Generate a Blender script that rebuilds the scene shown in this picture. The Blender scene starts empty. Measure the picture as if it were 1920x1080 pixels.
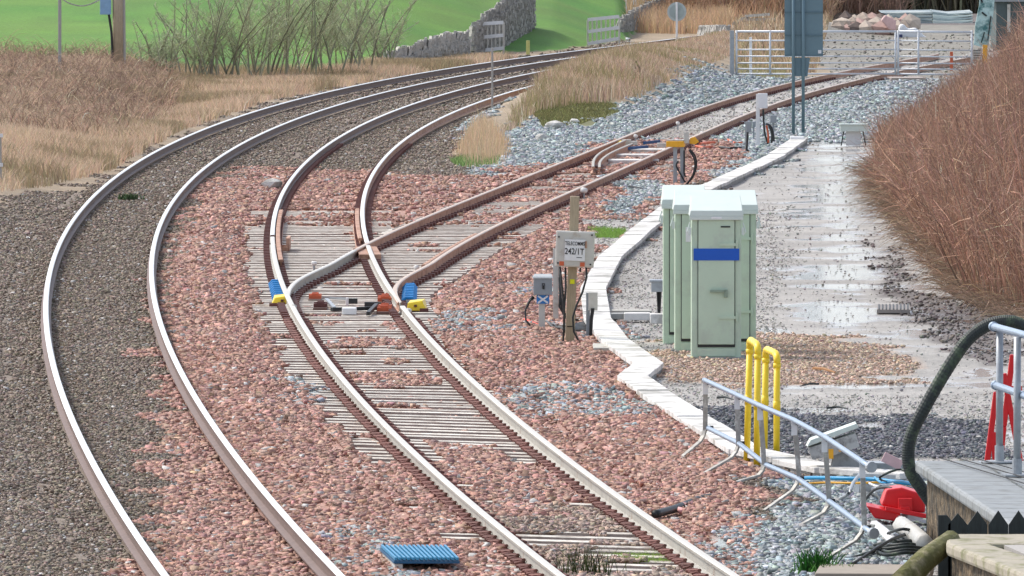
import bpy, math, random
import numpy as np
from mathutils import Vector, Matrix
random.seed(4); rng = np.random.default_rng(7)
R = math.radians
S = bpy.context.scene
COL = S.collection
# ------------------------------------------------------------------ camera, world, sun, exposure
FPX, CAMZ = 20000.0, 6.37            # focal length in photo pixels, eye height above the ballast
PITCH = math.atan(816 / FPX)
cd = bpy.data.cameras.new('camera'); cam = bpy.data.objects.new('camera', cd); COL.objects.link(cam)
cam.location = (0, 0, CAMZ); cam.rotation_euler = (math.pi / 2 - PITCH, 0, 0)
cd.sensor_width = 36; cd.lens = FPX / 1920 * 36; cd.clip_start = 1; cd.clip_end = 6000
S.camera = cam
SUN_EL, SUN_AZ = 50, 300             # overcast, brightest part of the sky high, ahead and to the left
w = bpy.data.worlds.new('World'); S.world = w; w.use_nodes = True
nt = w.node_tree; bg = nt.nodes['Background']
sky = nt.nodes.new('ShaderNodeTexSky'); sky.sky_type = 'NISHITA'; sky.sun_disc = False
sky.sun_elevation = R(SUN_EL); sky.sun_rotation = R(SUN_AZ); sky.air_density = 0.7; sky.dust_density = 2.2; sky.ozone_density = 1.6
hs = nt.nodes.new('ShaderNodeHueSaturation'); hs.inputs['Saturation'].default_value = .55; nt.links.new(sky.outputs[0], hs.inputs['Color']); nt.links.new(hs.outputs[0], bg.inputs[0]); bg.inputs[1].default_value = 0.15
sl = bpy.data.lights.new('sun', 'SUN'); so = bpy.data.objects.new('sun', sl); COL.objects.link(so)
sl.energy = 1.35; sl.angle = R(10); sl.color = (1.0, 0.93, 0.83)
_a, _e = R(SUN_AZ), R(SUN_EL)
sd = Vector((math.sin(_a) * math.cos(_e), math.cos(_a) * math.cos(_e), math.sin(_e)))
so.rotation_euler = sd.to_track_quat('Z', 'Y').to_euler(); so.location = (0, 60, 80)
S.view_settings.view_transform = 'Standard'; S.view_settings.look = 'None'
S.view_settings.exposure = 0.92; S.view_settings.gamma = 1.0; S.view_settings.use_curve_mapping = False
# ------------------------------------------------------------------ measuring helpers
def G(px, py, h=0.0):                 # ground point (height h) seen at photo pixel
    a = math.atan((py - 540) / FPX) + PITCH
    Y = (CAMZ - h) / math.tan(a)
    return Vector(((px - 960) * (Y * math.cos(PITCH) + (CAMZ - h) * math.sin(PITCH)) / FPX, Y, h))
def P(px, py, Y):                     # point at distance Y
    a = math.atan((py - 540) / FPX) + PITCH
    z = CAMZ - Y * math.tan(a)
    return Vector(((px - 960) * (Y * math.cos(PITCH) + (CAMZ - z) * math.sin(PITCH)) / FPX, Y, z))
def proj(x, y, z=0.0):
    c, s_ = math.cos(PITCH), math.sin(PITCH)
    zc = y * c + (CAMZ - z) * s_; yc = (CAMZ - z) * c - y * s_
    return 960 + FPX * x / zc, 540 + FPX * yc / zc
def vnoise(x, y, sc, seed=0):
    x = np.asarray(x, float) / sc + 1000; y = np.asarray(y, float) / sc + 1000
    r = np.random.default_rng(seed + 99); T = r.random((256, 256))
    xi = np.floor(x).astype(int); yi = np.floor(y).astype(int); fx = x - xi; fy = y - yi
    fx = fx * fx * (3 - 2 * fx); fy = fy * fy * (3 - 2 * fy)
    g = lambda a, b: T[a % 256, b % 256]
    return (g(xi, yi) * (1 - fx) + g(xi + 1, yi) * fx) * (1 - fy) + (g(xi, yi + 1) * (1 - fx) + g(xi + 1, yi + 1) * fx) * fy
def inpoly(px, py, poly):
    px = np.asarray(px, float); py = np.asarray(py, float)
    c = np.zeros(np.broadcast(px, py).shape, bool); n = len(poly)
    for i in range(n):
        x1, y1 = poly[i]; x2, y2 = poly[(i + 1) % n]
        if y1 == y2: continue
        c ^= ((y1 > py) != (y2 > py)) & (px < (x2 - x1) * (py - y1) / (y2 - y1) + x1)
    return c
# ------------------------------------------------------------------ materials
MATS = {}
def mat(name, col, rough=0.7, metal=0.0, var=0.12, scale=6.0, bump=0.0, bscale=40.0, dirt=None, dscale=2.0, damt=0.5, spec=0.5, attr=False, rnd=0.0, stretch=None):
    if name in MATS: return MATS[name]
    m = bpy.data.materials.new(name); m.use_nodes = True; n = m.node_tree.nodes; l = m.node_tree.links
    b = n['Principled BSDF']; b.inputs['Roughness'].default_value = rough; b.inputs['Metallic'].default_value = metal
    b.inputs['Specular IOR Level'].default_value = spec
    tc = n.new('ShaderNodeNewGeometry'); vec = tc.outputs['Position']
    if stretch:
        mp = n.new('ShaderNodeMapping'); mp.inputs['Scale'].default_value = stretch; l.new(vec, mp.inputs[0]); vec = mp.outputs[0]
    if attr:
        a = n.new('ShaderNodeAttribute'); a.attribute_name = 'col'; base = a.outputs['Color']
    else:
        a = n.new('ShaderNodeRGB'); a.outputs[0].default_value = (*col, 1); base = a.outputs[0]
    if dirt:
        t = n.new('ShaderNodeTexNoise'); t.inputs['Scale'].default_value = dscale; t.inputs['Detail'].default_value = 6; t.inputs['Roughness'].default_value = .65; l.new(vec, t.inputs['Vector'])
        cr = n.new('ShaderNodeMapRange'); cr.inputs[1].default_value = 0.62 - damt * .25; cr.inputs[2].default_value = 0.72 - damt * .15; l.new(t.outputs['Fac'], cr.inputs[0])
        mx = n.new('ShaderNodeMix'); mx.data_type = 'RGBA'; l.new(cr.outputs[0], mx.inputs[0]); l.new(base, mx.inputs[6]); mx.inputs[7].default_value = (*dirt, 1); base = mx.outputs[2]
    t = n.new('ShaderNodeTexNoise'); t.inputs['Scale'].default_value = scale; t.inputs['Detail'].default_value = 8; t.inputs['Roughness'].default_value = .7; l.new(vec, t.inputs['Vector'])
    mr = n.new('ShaderNodeMapRange'); mr.inputs[1].default_value = .3; mr.inputs[2].default_value = .7; mr.inputs[3].default_value = 1 - var; mr.inputs[4].default_value = 1 + var; l.new(t.outputs['Fac'], mr.inputs[0])
    v = mr.outputs[0]
    if rnd:
        oi = n.new('ShaderNodeObjectInfo'); m2 = n.new('ShaderNodeMapRange'); m2.inputs[3].default_value = 1 - rnd; m2.inputs[4].default_value = 1 + rnd; l.new(oi.outputs['Random'], m2.inputs[0])
        mm = n.new('ShaderNodeMath'); mm.operation = 'MULTIPLY'; l.new(v, mm.inputs[0]); l.new(m2.outputs[0], mm.inputs[1]); v = mm.outputs[0]
    vm = n.new('ShaderNodeVectorMath'); vm.operation = 'SCALE'; l.new(base, vm.inputs[0]); l.new(v, vm.inputs['Scale'])
    l.new(vm.outputs[0], b.inputs['Base Color'])
    if bump:
        t2 = n.new('ShaderNodeTexNoise'); t2.inputs['Scale'].default_value = bscale; t2.inputs['Detail'].default_value = 5; l.new(vec, t2.inputs['Vector'])
        bp = n.new('ShaderNodeBump'); bp.inputs['Distance'].default_value = bump; l.new(t2.outputs['Fac'], bp.inputs['Height']); l.new(bp.outputs[0], b.inputs['Normal'])
    MATS[name] = m; return m
M_railtop = mat('polished_rail', (.85, .85, .82), .33, .25, .06, 3)  # polished head, with the gleam of the bright sky put into its pale colour
M_railworn = mat('worn_rail_head', (.60, .565, .49), .38, .1, .08, 3)
M_railwarm = mat('rusty_rail_head', (.56, .43, .33), .42, .1, .12, 3)
M_railpale = mat('pale_weathered_rail', (.40, .385, .34), .6, .1, .14, 5, dirt=(.27, .2, .15), dscale=3, damt=.2)
M_railrust = mat('pink_rusty_rail', (.46, .275, .19), .7, .1, .2, 5, dirt=(.30, .14, .08), dscale=3)
M_raildark = mat('dark_rusty_rail', (.17, .115, .095), .6, .2, .2, 4)
M_sleeper = mat('pale_sleeper', (.66, .625, .55), .65, 0, .25, 9, dirt=(.34, .27, .21), dscale=5, damt=.6, rnd=.18)
M_clip = mat('rusty_clip', (.15, .055, .045), .6, .2, .25, 30, rnd=.2)
M_conc = mat('pale_concrete', (.70, .69, .66), .8, 0, .13, 5, bump=.006, dirt=(.36, .35, .31), dscale=2.2, damt=.6, rnd=.08)
M_conc2 = mat('grey_concrete', (.36, .37, .36), .85, 0, .15, 8, bump=.004, dirt=(.22, .22, .2), dscale=5)
M_slab = mat('grey_paving', (.27, .29, .295), .6, 0, .12, 6, bump=.002, dirt=(.2, .21, .2), dscale=4)
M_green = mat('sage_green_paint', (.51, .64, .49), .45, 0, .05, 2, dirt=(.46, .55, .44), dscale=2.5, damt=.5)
M_greenroof = mat('pale_green_lit_roof', (.60, .68, .63), .5, 0, .05, 3)  # cabinet roof paler than its sides: light from above put into the colour
M_blue = mat('blue_label', (.0, .09, .50), .4, 0, .05, 5)
M_white = mat('white_paint', (.75, .76, .76), .5, 0, .08, 6)
M_black = mat('black_rubber', (.018, .02, .02), .5, 0, .2, 20)
M_hose = mat('mossy_black_hose', (.02, .028, .026), .6, 0, .3, 12, dirt=(.06, .09, .05), dscale=6, damt=.4)
M_galv = mat('galvanised_steel', (.36, .39, .41), .42, .35, .12, 12, dirt=(.32, .34, .36), dscale=8)
M_galvblue = mat('bluish_galvanised_tube', (.30, .38, .48), .4, .4, .1, 10)
M_weath = mat('weathered_steel', (.36, .35, .32), .6, .3, .25, 14, dirt=(.62, .62, .58), dscale=9, damt=.4)
M_yellow = mat('yellow_plastic', (.92, .66, .03), .4, 0, .06, 4)
M_amber = mat('amber_paint', (.85, .42, .02), .5, 0, .1, 8)
M_red = mat('red_plastic', (.70, .015, .02), .35, 0, .1, 5)
M_orange = mat('orange_red_bracket', (.62, .13, .05), .6, 0, .2, 10)
M_wood = mat('pale_timber_post', (.42, .34, .23), .75, 0, .2, 6, stretch=(8, 8, 1), bump=.003)
M_woodgrey = mat('grey_weathered_timber', (.40, .38, .35), .8, 0, .2, 6, stretch=(6, 6, 1))
M_boxgrey = mat('grey_enclosure', (.28, .31, .33), .5, 0, .08, 5)
M_boxpale = mat('pale_enclosure', (.56, .55, .50), .5, 0, .1, 5, dirt=(.45, .40, .33), dscale=6, damt=.3)
M_sign = mat('blue_grey_sign_back', (.15, .235, .27), .45, .2, .06, 2)
M_sblue = mat('sign_blue', (.02, .20, .55), .4)
M_bluepl = mat('bright_blue_plastic', (.01, .24, .62), .4, 0, .15, 12)
M_bluegrate = mat('blue_grating', (.05, .28, .48), .45, .2, .12, 12)
M_cyanpipe = mat('light_blue_pipe', (.02, .33, .62), .4)
M_stone = mat('weathered_wall_stone', (.48, .46, .42), .9, 0, .4, 10, bump=.02, bscale=14, dirt=(.33, .32, .3), dscale=4, damt=.6, rnd=.25)
M_brown = mat('brown_rubble_wall', (.20, .145, .085), .9, 0, .7, 7, bump=.12, bscale=8, dirt=(.06, .05, .035), dscale=6, damt=.9)
M_coping = mat('lichen_pale_coping', (.38, .345, .27), .85, 0, .16, 6, bump=.01, bscale=15, dirt=(.20, .20, .10), dscale=5, damt=.5)
M_moss = mat('mossy_timber', (.13, .13, .045), .9, 0, .4, 9, bump=.02, bscale=18, dirt=(.28, .25, .15), dscale=6)
M_dark = mat('dark_stained_timber', (.018, .026, .026), .7, 0, .4, 8, stretch=(6, 1, 1))
M_shed = mat('dark_shed_boards', (.09, .12, .12), .8, 0, .2, 6, stretch=(5, 1, 1))
M_text = mat('black_lettering', (.015, .015, .015), .6)
M_steelsheet = mat('grey_roof_sheet', (.28, .34, .35), .5, .2, .2, 3, dirt=(.5, .54, .5), dscale=1.0, damt=.6)
M_rock = mat('field_boulder', (.38, .31, .25), .9, 0, .3, 6, bump=.03, bscale=6, rnd=.35)
M_stuff = mat('crushed_stone', (.3, .3, .3), .78, 0, .18, 60, attr=True)
M_blade = mat('dead_grass_blades', (.3, .3, .3), .85, 0, .08, 3, attr=True)
M_stem = mat('twig_bark', (.3, .3, .3), .75, 0, .12, 3, attr=True)
M_tealtarp = mat('pale_teal_board', (.55, .75, .72), .5, 0, .2, 3, dirt=(.05, .16, .16), dscale=3, damt=.7)
for m_ in (M_blade,):                 # thin dead leaves let light through
    n_ = m_.node_tree.nodes; l_ = m_.node_tree.links; b_ = n_['Principled BSDF']; src = b_.inputs['Base Color'].links[0].from_socket
    tr_ = n_.new('ShaderNodeBsdfTranslucent'); mx_ = n_.new('ShaderNodeMixShader'); mx_.inputs[0].default_value = .45; l_.new(src, tr_.inputs[0]); l_.new(b_.outputs[0], mx_.inputs[1]); l_.new(tr_.outputs[0], mx_.inputs[2]); l_.new(mx_.outputs[0], n_['Material Output'].inputs[0])
# ------------------------------------------------------------------ mesh builder
class MB:
    def __init__(s): s.v = []; s.f = []; s.mi = []; s.c = []
    def add(s, vs, fs, mi=0, col=None):
        o = len(s.v); s.v += [tuple(v) for v in vs]; s.f += [tuple(i + o for i in f) for f in fs]; s.mi += [mi] * len(fs)
        if col is not None: s.c += [col] * len(vs)
        return s
    def hexa(s, p, mi=0):             # eight corners: bottom 4 ccw, top 4 ccw
        return s.add(p, [(3, 2, 1, 0), (4, 5, 6, 7), (0, 1, 5, 4), (1, 2, 6, 5), (2, 3, 7, 6), (3, 0, 4, 7)], mi)
    def box(s, c, size, rz=0.0, mi=0, rx=0.0, ry=0.0):
        x, y, z = [k / 2 for k in size]; m = Matrix.Translation(c) @ Matrix.Rotation(rz, 4, 'Z') @ Matrix.Rotation(ry, 4, 'Y') @ Matrix.Rotation(rx, 4, 'X')
        return s.hexa([m @ Vector(q) for q in ((-x, -y, -z), (x, -y, -z), (x, y, -z), (-x, y, -z), (-x, -y, z), (x, -y, z), (x, y, z), (-x, y, z))], mi)
    def tube(s, pts, r, n=8, mi=0, cap=True, col=None):
        pts = [Vector(p) for p in pts]; k = len(pts); rr = r if hasattr(r, '__len__') else [r] * k
        d0 = (pts[1] - pts[0]).normalized(); u = d0.orthogonal().normalized(); vs = []
        for i in range(k):
            d = (pts[min(i + 1, k - 1)] - pts[max(i - 1, 0)]).normalized()
            u = (u - d * u.dot(d)).normalized(); w_ = d.cross(u)
            for j in range(n):
                a = 2 * math.pi * j / n; vs.append(pts[i] + (u * math.cos(a) + w_ * math.sin(a)) * rr[i])
        fs = [(i * n + j, i * n + (j + 1) % n, (i + 1) * n + (j + 1) % n, (i + 1) * n + j) for i in range(k - 1) for j in range(n)]
        if cap: fs += [tuple(range(n))[::-1], tuple(range((k - 1) * n, k * n))]
        return s.add(vs, fs, mi, col)
    def beam(s, a, b, wd, ht, mi=0):  # rectangular bar
        a, b = Vector(a), Vector(b); d = (b - a).normalized(); up = Vector((0, 0, 1)) if abs(d.z) < .95 else Vector((0, 1, 0))
        sx = d.cross(up).normalized() * wd / 2; sz = sx.cross(d).normalized() * ht / 2
        return s.hexa([a - sx - sz, a + sx - sz, b + sx - sz, b - sx - sz, a - sx + sz, a + sx + sz, b + sx + sz, b - sx + sz], mi)
    def prism(s, poly, off, mi=0):
        n = len(poly); poly = [Vector(p) for p in poly]; off = Vector(off)
        return s.add(poly + [p + off for p in poly], [tuple(range(n))[::-1], tuple(range(n, 2 * n))] + [(i, (i + 1) % n, n + (i + 1) % n, n + i) for i in range(n)], mi)
    def blob(s, c, size, seed=0, n=2, rough=.25, mi=0):
        import bmesh
        bm = bmesh.new(); bmesh.ops.create_icosphere(bm, subdivisions=n, radius=1); r = random.Random(seed); 
        ax = [Vector((r.gauss(0, 1), r.gauss(0, 1), r.gauss(0, 1))).normalized() for _ in range(7)]
        vs = []
        for v in bm.verts:
            q = v.co.copy()
            for a in ax:
                d = q.dot(a)
                if d > .72: q -= a * (d - .72) * .9
            q *= 1 + r.uniform(-rough, rough) * .3
            vs.append(Vector((q.x * size[0], q.y * size[1], q.z * size[2])) + Vector(c))
        fs = [tuple(v.index for v in f.verts) for f in bm.faces]; bm.free()
        return s.add(vs, fs, mi)
    def build(s, name, mats, parent=None, smooth=False, bevel=0.0):
        me = bpy.data.meshes.new(name); o_ = Vector((0, 0, 0))
        if parent is not None: o_ = Vector(parent['_wo'])
        me.from_pydata([(x - o_.x, y - o_.y, z - o_.z) for x, y, z in s.v], [], s.f); me.validate()
        for m in (mats if isinstance(mats, (list, tuple)) else [mats]): me.materials.append(m)
        if any(s.mi): me.polygons.foreach_set('material_index', s.mi)
        if s.c:
            a = me.color_attributes.new('col', 'FLOAT_COLOR', 'POINT'); a.data.foreach_set('color', np.c_[np.array(s.c), np.ones(len(s.c))].ravel().astype(np.float32))
        if smooth: me.polygons.foreach_set('use_smooth', [True] * len(me.polygons))
        ob = bpy.data.objects.new(name, me); COL.objects.link(ob)
        if parent is not None: ob.parent = parent; ob['_wo'] = list(o_)
        else: ob['_wo'] = [0, 0, 0]
        if bevel:
            b = ob.modifiers.new('bevel', 'BEVEL'); b.width = bevel; b.segments = 2; b.limit_method = 'ANGLE'
        return ob
def tag(o, label=None, cat=None, group=None, kind=None):
    if label: o['label'] = label
    if cat: o['category'] = cat
    if group: o['group'] = group
    if kind: o['kind'] = kind
    return o
def thing(name, loc, label, cat, group=None):
    o = bpy.data.objects.new(name, None); COL.objects.link(o); o.empty_display_size = .1
    o.location = loc; o['_wo'] = list(loc); return tag(o, label, cat, group)
def seat(o):                          # give a one-mesh thing an origin at its own base
    me = o.data; n = len(me.vertices); c = np.empty(n * 3, np.float32); me.vertices.foreach_get('co', c); c = c.reshape(-1, 3)
    b = np.array([c[:, 0].mean(), c[:, 1].mean(), c[:, 2].min()], np.float32); c -= b; me.vertices.foreach_set('co', c.ravel()); o.location = b.tolist(); me.update(); return o
def npmesh(name, V, F, m, cols=None, smooth=False):      # fast mesh from arrays, F all the same size
    me = bpy.data.meshes.new(name); V = np.asarray(V, np.float32); F = np.asarray(F, np.int32); k = F.shape[1]
    me.vertices.add(len(V)); me.vertices.foreach_set('co', V.ravel())
    me.loops.add(F.size); me.loops.foreach_set('vertex_index', F.ravel())
    me.polygons.add(len(F)); me.polygons.foreach_set('loop_start', np.arange(0, F.size, k, dtype=np.int32)); me.polygons.foreach_set('loop_total', np.full(len(F), k, np.int32))
    if smooth: me.polygons.foreach_set('use_smooth', np.ones(len(F), bool))
    me.update(calc_edges=True); me.materials.append(m)
    if cols is not None:
        a = me.color_attributes.new('col', 'FLOAT_COLOR', 'POINT'); a.data.foreach_set('color', np.c_[cols, np.ones(len(cols))].astype(np.float32).ravel())
    o = bpy.data.objects.new(name, me); COL.objects.link(o); o['_wo'] = [0, 0, 0]; return o
# ------------------------------------------------------------------ track lines (rail-head points measured in the photograph)
HEAD = 0.17
RP = dict(
A1=[(90,500),(100,463),(127,422),(173,363),(182,357),(233,315),(300,278),(367,248),(433,223),(500,202),(567,182),(633,165),(773,137),(907,117),(1040,100)],
A2=[(640,1078),(289,500),(293,460),(313,407),(340,367),(347,353),(393,312),(467,263),(533,230),(633,197),(773,163),(907,137),(1007,118)],
B1=[(1057,1078),(960,1007),(860,927),(760,833),(653,727),(633,693),(573,613),(540,540),(523,493),(515,420),(530,360),(567,307),(633,260),(707,217),(807,180),(907,155),(1000,137)],
B2=[(1380,1077),(1280,1010),(1197,950),(1093,880),(993,803),(893,727),(797,613),(713,510),(688,460),(680,427),(677,400),(680,363),(687,343),(707,310),(750,270),(807,233),(873,203),(923,187)],
C1=[(563,577),(556,547),(557,527),(567,517),(613,488),(680,458),(747,432),(813,407),(930,358),(1007,320),(1107,275),(1207,240),(1280,213),(1380,180),(1480,155),(1580,130),(1680,110),(1810,93)],
C2=[(780,592),(757,563),(753,533),(770,512),(813,483),(880,452),(980,410),(1087,358),(1173,313),(1240,277),(1293,257),(1380,218),(1480,187),(1580,157),(1677,142)])
GH = 0.7525
def fitc(l, r, deg):
    X, Y = [], []
    for k, sgn in ((l, 1), (r, -1)):
        for p in RP[k]:
            q = G(p[0], p[1], HEAD); X.append(q.x + sgn * GH); Y.append(q.y)
    X, Y = np.array(X), np.array(Y); t = (Y - 200) / 100
    c = np.polyfit(t, X, deg); c1 = np.polyder(c); y0, y1 = Y.min(), Y.max()
    def f(y):
        y = np.asarray(y, float); yc = np.clip(y, y0, y1); return np.polyval(c, (yc - 200) / 100) + np.polyval(c1, (yc - 200) / 100) / 100 * (y - yc)
    return f
fA = fitc('A1', 'A2', 4); fB = fitc('B1', 'B2', 5); fC_ = fitc('C1', 'C2', 5)
TOE = 146.0
def fC(y):                            # leaves B at the toe, blends into the siding line
    y = np.asarray(y, float); t = np.clip((y - TOE) / 16, 0, 1); t = t * t * (3 - 2 * t); return fB(y) * (1 - t) + fC_(y) * t
def offs(f, d, y):
    y = np.asarray(y, float); h = (f(y + .5) - f(y - .5)); n = 1 / np.sqrt(1 + h * h); return f(y) + d * n, y - d * h * n
CANT = .05
def cantB(y): return CANT * np.clip((138 - np.asarray(y, float)) / 20, 0, 1)
# ------------------------------------------------------------------ terrain
def Yb(x):                            # foot of the green field beyond the line
    return np.interp(x, [-60, -9.8, -3.9, -1, 1.4, 3.8, 5.2, 7, 20, 60], [296, 306, 322, 338, 345, 362, 400, 420, 430, 440])
MOUND = [(850,305),(875,262),(925,208),(1000,160),(1080,112),(1180,82),(1300,62),(1400,60),(1400,110),(1290,160),(1200,205),(1130,222),(1000,245),(935,290),(900,312)]
BED = [(TOE, 1)]
def cover(x, y):                      # 1 where stones hide the sleepers
    px, py = proj(x, y); c = np.zeros_like(np.asarray(x, float)); u = np.abs(x - fB(y))
    n = vnoise(x, y, 1.3, 3) * .6 + vnoise(x, y, .5, 5) * .4
    py = py + (n - .5) * 50; 
    c = np.where((py > 880) & (n > .33), 1, c); c = np.where((py > 835) & (u < .35), 1, c); c = np.where((py > 696) & (py < 730) & (u < .5), 1, c)
    c = np.where((py > 640) & (py < 656) & (u < .6), 1, c); c = np.where((py < 425), (n > .47), c); c = np.where(n > .80, 1, c)
    c = np.where((py > 990) & (n < .36), 0, c); c = np.where((x - fB(y) > 1.02 + .3 * (n - .5)) & (py > 610), 1, c); c = np.where((fB(y) - x > .95 + .5 * (1 - n)) & (y < 190), 1, c)
    return c
def hgt(x, y, fine=True):
    x = np.asarray(x, float); y = np.asarray(y, float)
    d = y - Yb(x); z = np.where(d > 0, .05 * d + 0, 0)
    z = np.minimum(z, 7.5 + .004 * np.clip(d, 0, 3000))
    m = np.exp(-(((x - (2.9 + (y - 285) * .075)) / 1.9) ** 2)) * np.clip((y - 236) / 40, 0, 1) * np.clip((y - 236) / 40, 0, 1) * np.clip((430 - y) / 60, 0, 1)
    z = z + m * .7
    lb = np.clip((-8.6 - x - (y < 190) * 0) / 3, 0, 1) * np.clip((320 - y) / 30, 0, 1); z = z + lb * .5
    if fine:
        z = z + (vnoise(x, y, 2.2, 1) - .5) * .06
        inB = (np.abs(x - fB(y)) < 1.35) & (y < 192); inC = (np.abs(x - fC(y)) < 1.35) & (y > TOE) & (y < 236)
        mid = (x > fB(y)) & (x < fC(y)) & (y > TOE) & (y < 176)
        _px, _py = proj(x, y); rd = inpoly(_px, _py, [(1480,300),(1625,300),(1660,560),(1900,640),(1900,735),(1500,735),(1440,640),(1415,630),(1415,605)]); z = np.where(rd, z - (vnoise(x, y, 2.2, 1) - .5) * .055, z)
        tr = inB | inC | mid; c = cover(x, y)
        z = np.where(tr, np.where(c > .5, .004, -.05) - (vnoise(x, y, 2.2, 1) - .5) * .045, z)
        z = np.where(inB, z + (fB(y) - x) / 1.5 * cantB(y), z)
        a = (np.abs(x - fA(y)) < 1.35); z = np.where(a, -.03, z); z = np.where((np.abs(x - fB(y)) < 1.35) & (y >= 192), -.03, z)
        # heaps of fresh ballast on the shoulder
        s_ = np.clip(1 - np.abs(x - (fC(np.minimum(y, 200)) + 2.2)) / .9, 0, 1) * (y < 150); z = z + s_ * .10 * vnoise(x, y, 3, 8)
        s_ = np.clip(1 - np.abs(x - (fB(y) - 1.9)) / .7, 0, 1) * (y < 190); z = z + s_ * .10 * vnoise(x, y, 3, 9)
    return z
TR = [(1500,262),(1452,296),(1385,327),(1330,352),(1262,388),(1205,432),(1143,487),(1112,545),(1120,600),(1150,640),(1216,686),(1186,712),(1245,752),(1320,800),(1400,850),(1560,884),(1715,895)]
REDTOP = [(280,1200),(300,520),(345,420),(385,345),(440,322),(560,312),(690,318),(800,330),(930,322),(1060,300),(1130,268),(1290,262),(1345,262),(1400,285),(1330,320)]
cols = dict(red=(.40,.235,.185), warm=(.36,.27,.215), yard=(.24,.225,.19), grey=(.33,.37,.375), brown=(.225,.18,.14), road=(.355,.34,.315), tan=(.48,.36,.275), dark=(.14,.145,.16), soil=(.31,.24,.16), green=(.16,.27,.05), mud=(.15,.13,.12), olive=(.15,.15,.06), pale=(.38,.365,.34))
ZN = list(cols); ZI = {k: i for i, k in enumerate(ZN)}; ZC = np.array([cols[k] for k in ZN])
def zone(x, y):
    x = np.asarray(x, float); y = np.asarray(y, float)
    px, py = proj(x, y); a = vnoise(x, y, 1.2, 11) - .5; b = vnoise(x, y, .45, 12) - .5; s_ = 20000 / y
    px = px + (a * .8 + b * .4) * s_ * .9; py = py + (a + b * .6) * s_ * .22
    z = np.full(x.shape, ZI['brown'])
    trx = np.interp(py, [p[1] for p in TR], [p[0] for p in TR])
    right = px > trx
    red = inpoly(px, py, REDTOP + [(1262,388),(1205,432),(1143,487),(1112,545),(1120,600),(1150,640),(1216,686),(1186,712),(1245,752),(1320,800),(1420,860),(1480,1200)])
    z = np.where((px > 870) & (py < 330) & (x > fB(y) + 1.1), ZI['grey'], z)
    z = np.where(red, ZI['red'], z)
    inC = np.abs(x - fC(y)) < .7
    z = np.where(inC & (py < 262), ZI['pale'], z)
    z = np.where(right & (px > 1100), ZI['road'], z)
    z = np.where((py < 262) & (px > 1180), ZI['grey'], z)
    z = np.where((py < 262) & inC, ZI['pale'], z)
    def put(poly, k):
        nonlocal z; z = np.where(inpoly(px, py, poly), ZI[k], z)
    put([(1240,655),(1300,625),(1440,618),(1580,640),(1700,650),(1690,700),(1560,718),(1300,722),(1230,705)], 'tan')
    put([(1290,765),(1450,770),(1600,790),(1700,785),(1880,800),(1900,865),(1400,862)], 'dark')
    put([(1640,440),(1700,540),(1920,590),(1920,700),(1780,660),(1680,570),(1620,500)], 'mud')
    for p in ([(530,715),(600,712),(650,745),(640,775),(560,765)], [(960,745),(1060,725),(1200,752),(1240,790),(1130,795),(990,780)], [(790,595),(930,588),(950,615),(830,625)],
              [(930,530),(1010,528),(1030,548),(950,552)], [(660,1000),(720,1005),(760,1085),(660,1085)], [(1440,905),(1530,900),(1640,880),(1760,900),(1760,1090),(1380,1090),(1290,1020),(1400,980),(1480,985),(1500,940)],
              [(1130,330),(1260,345),(1210,420),(1120,400),(1180,370)], [(1040,610),(1160,600),(1200,640),(1100,640)]): put(p, 'grey')
    put([(960,500),(1120,480),(1110,420),(1220,395),(1150,500)], 'pale')
    inB = np.abs(x - fB(y)) < .7
    z = np.where(inB & (py > 955), ZI['warm'], z)
    vb = np.interp(px, [-2000, 0, 200, 330, 500, 720, 900, 1100], [720, 385, 335, 262, 192, 151, 121, 92])
    z = np.where((py < vb) & (px < 1100), ZI['soil'], z)
    put([(-60,140),(260,140),(330,190),(200,260),(0,290),(-60,295)], 'mud')
    put(MOUND, 'soil'); put([(1010,225),(1040,205),(1150,205),(1160,222),(1090,240),(1020,245)], 'olive'); put([(850,300),(930,298),(925,310),(860,312)], 'olive')
    put([(938,300),(948,245),(1000,228),(1025,248),(1010,300)], 'grey')
    put([(1290,50),(1420,60),(1400,150),(1290,150)], 'soil')
    put([(1105,430),(1175,432),(1150,450),(1100,446)], 'green'); put([(1180,1020),(1240,1022),(1260,1055),(1170,1052)], 'olive')
    z = np.where((y > Yb(x)) & (x < 5.5), ZI['green'], z)
    z = np.where((y > 300) & (x > 6) & (y < 395) & (np.abs(x - fC(y)) > .7), ZI['yard'], z); z = np.where((y > 395) & (x > 5), ZI['mud'], z)
    z = np.where((y > 395) & (x > 4) & (x < 10), ZI['soil'], z)
    z = np.where((y > 305) & (x > 4) & (x < 9.2), ZI['soil'], z)
    return z
xs = np.concatenate([[-1500, -800, -400, -200, -100, -60, -40, -28, -20], np.arange(-15, 19, .2), [21, 26, 34, 50, 80, 140, 300, 700, 1500]])
ys = np.concatenate([[-400, -50, 20, 60, 75], np.arange(84, 240, .4), np.arange(240, 420, 1.2), np.arange(420, 700, 8), [720, 800, 950, 1200, 1700, 2500, 3500]])
GX, GY = np.meshgrid(xs, ys); gz = hgt(GX, GY) - .012; V = np.stack([GX, GY, gz], -1).reshape(-1, 3)
nx, ny = len(xs), len(ys); idx = np.arange(nx * ny).reshape(ny, nx)
F = np.stack([idx[:-1, :-1], idx[:-1, 1:], idx[1:, 1:], idx[1:, :-1]], -1).reshape(-1, 4)
zc = ZC[zone(V[:, 0], V[:, 1])] * (.8 + .4 * vnoise(V[:, 0], V[:, 1], .7, 21))[:, None]
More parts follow.
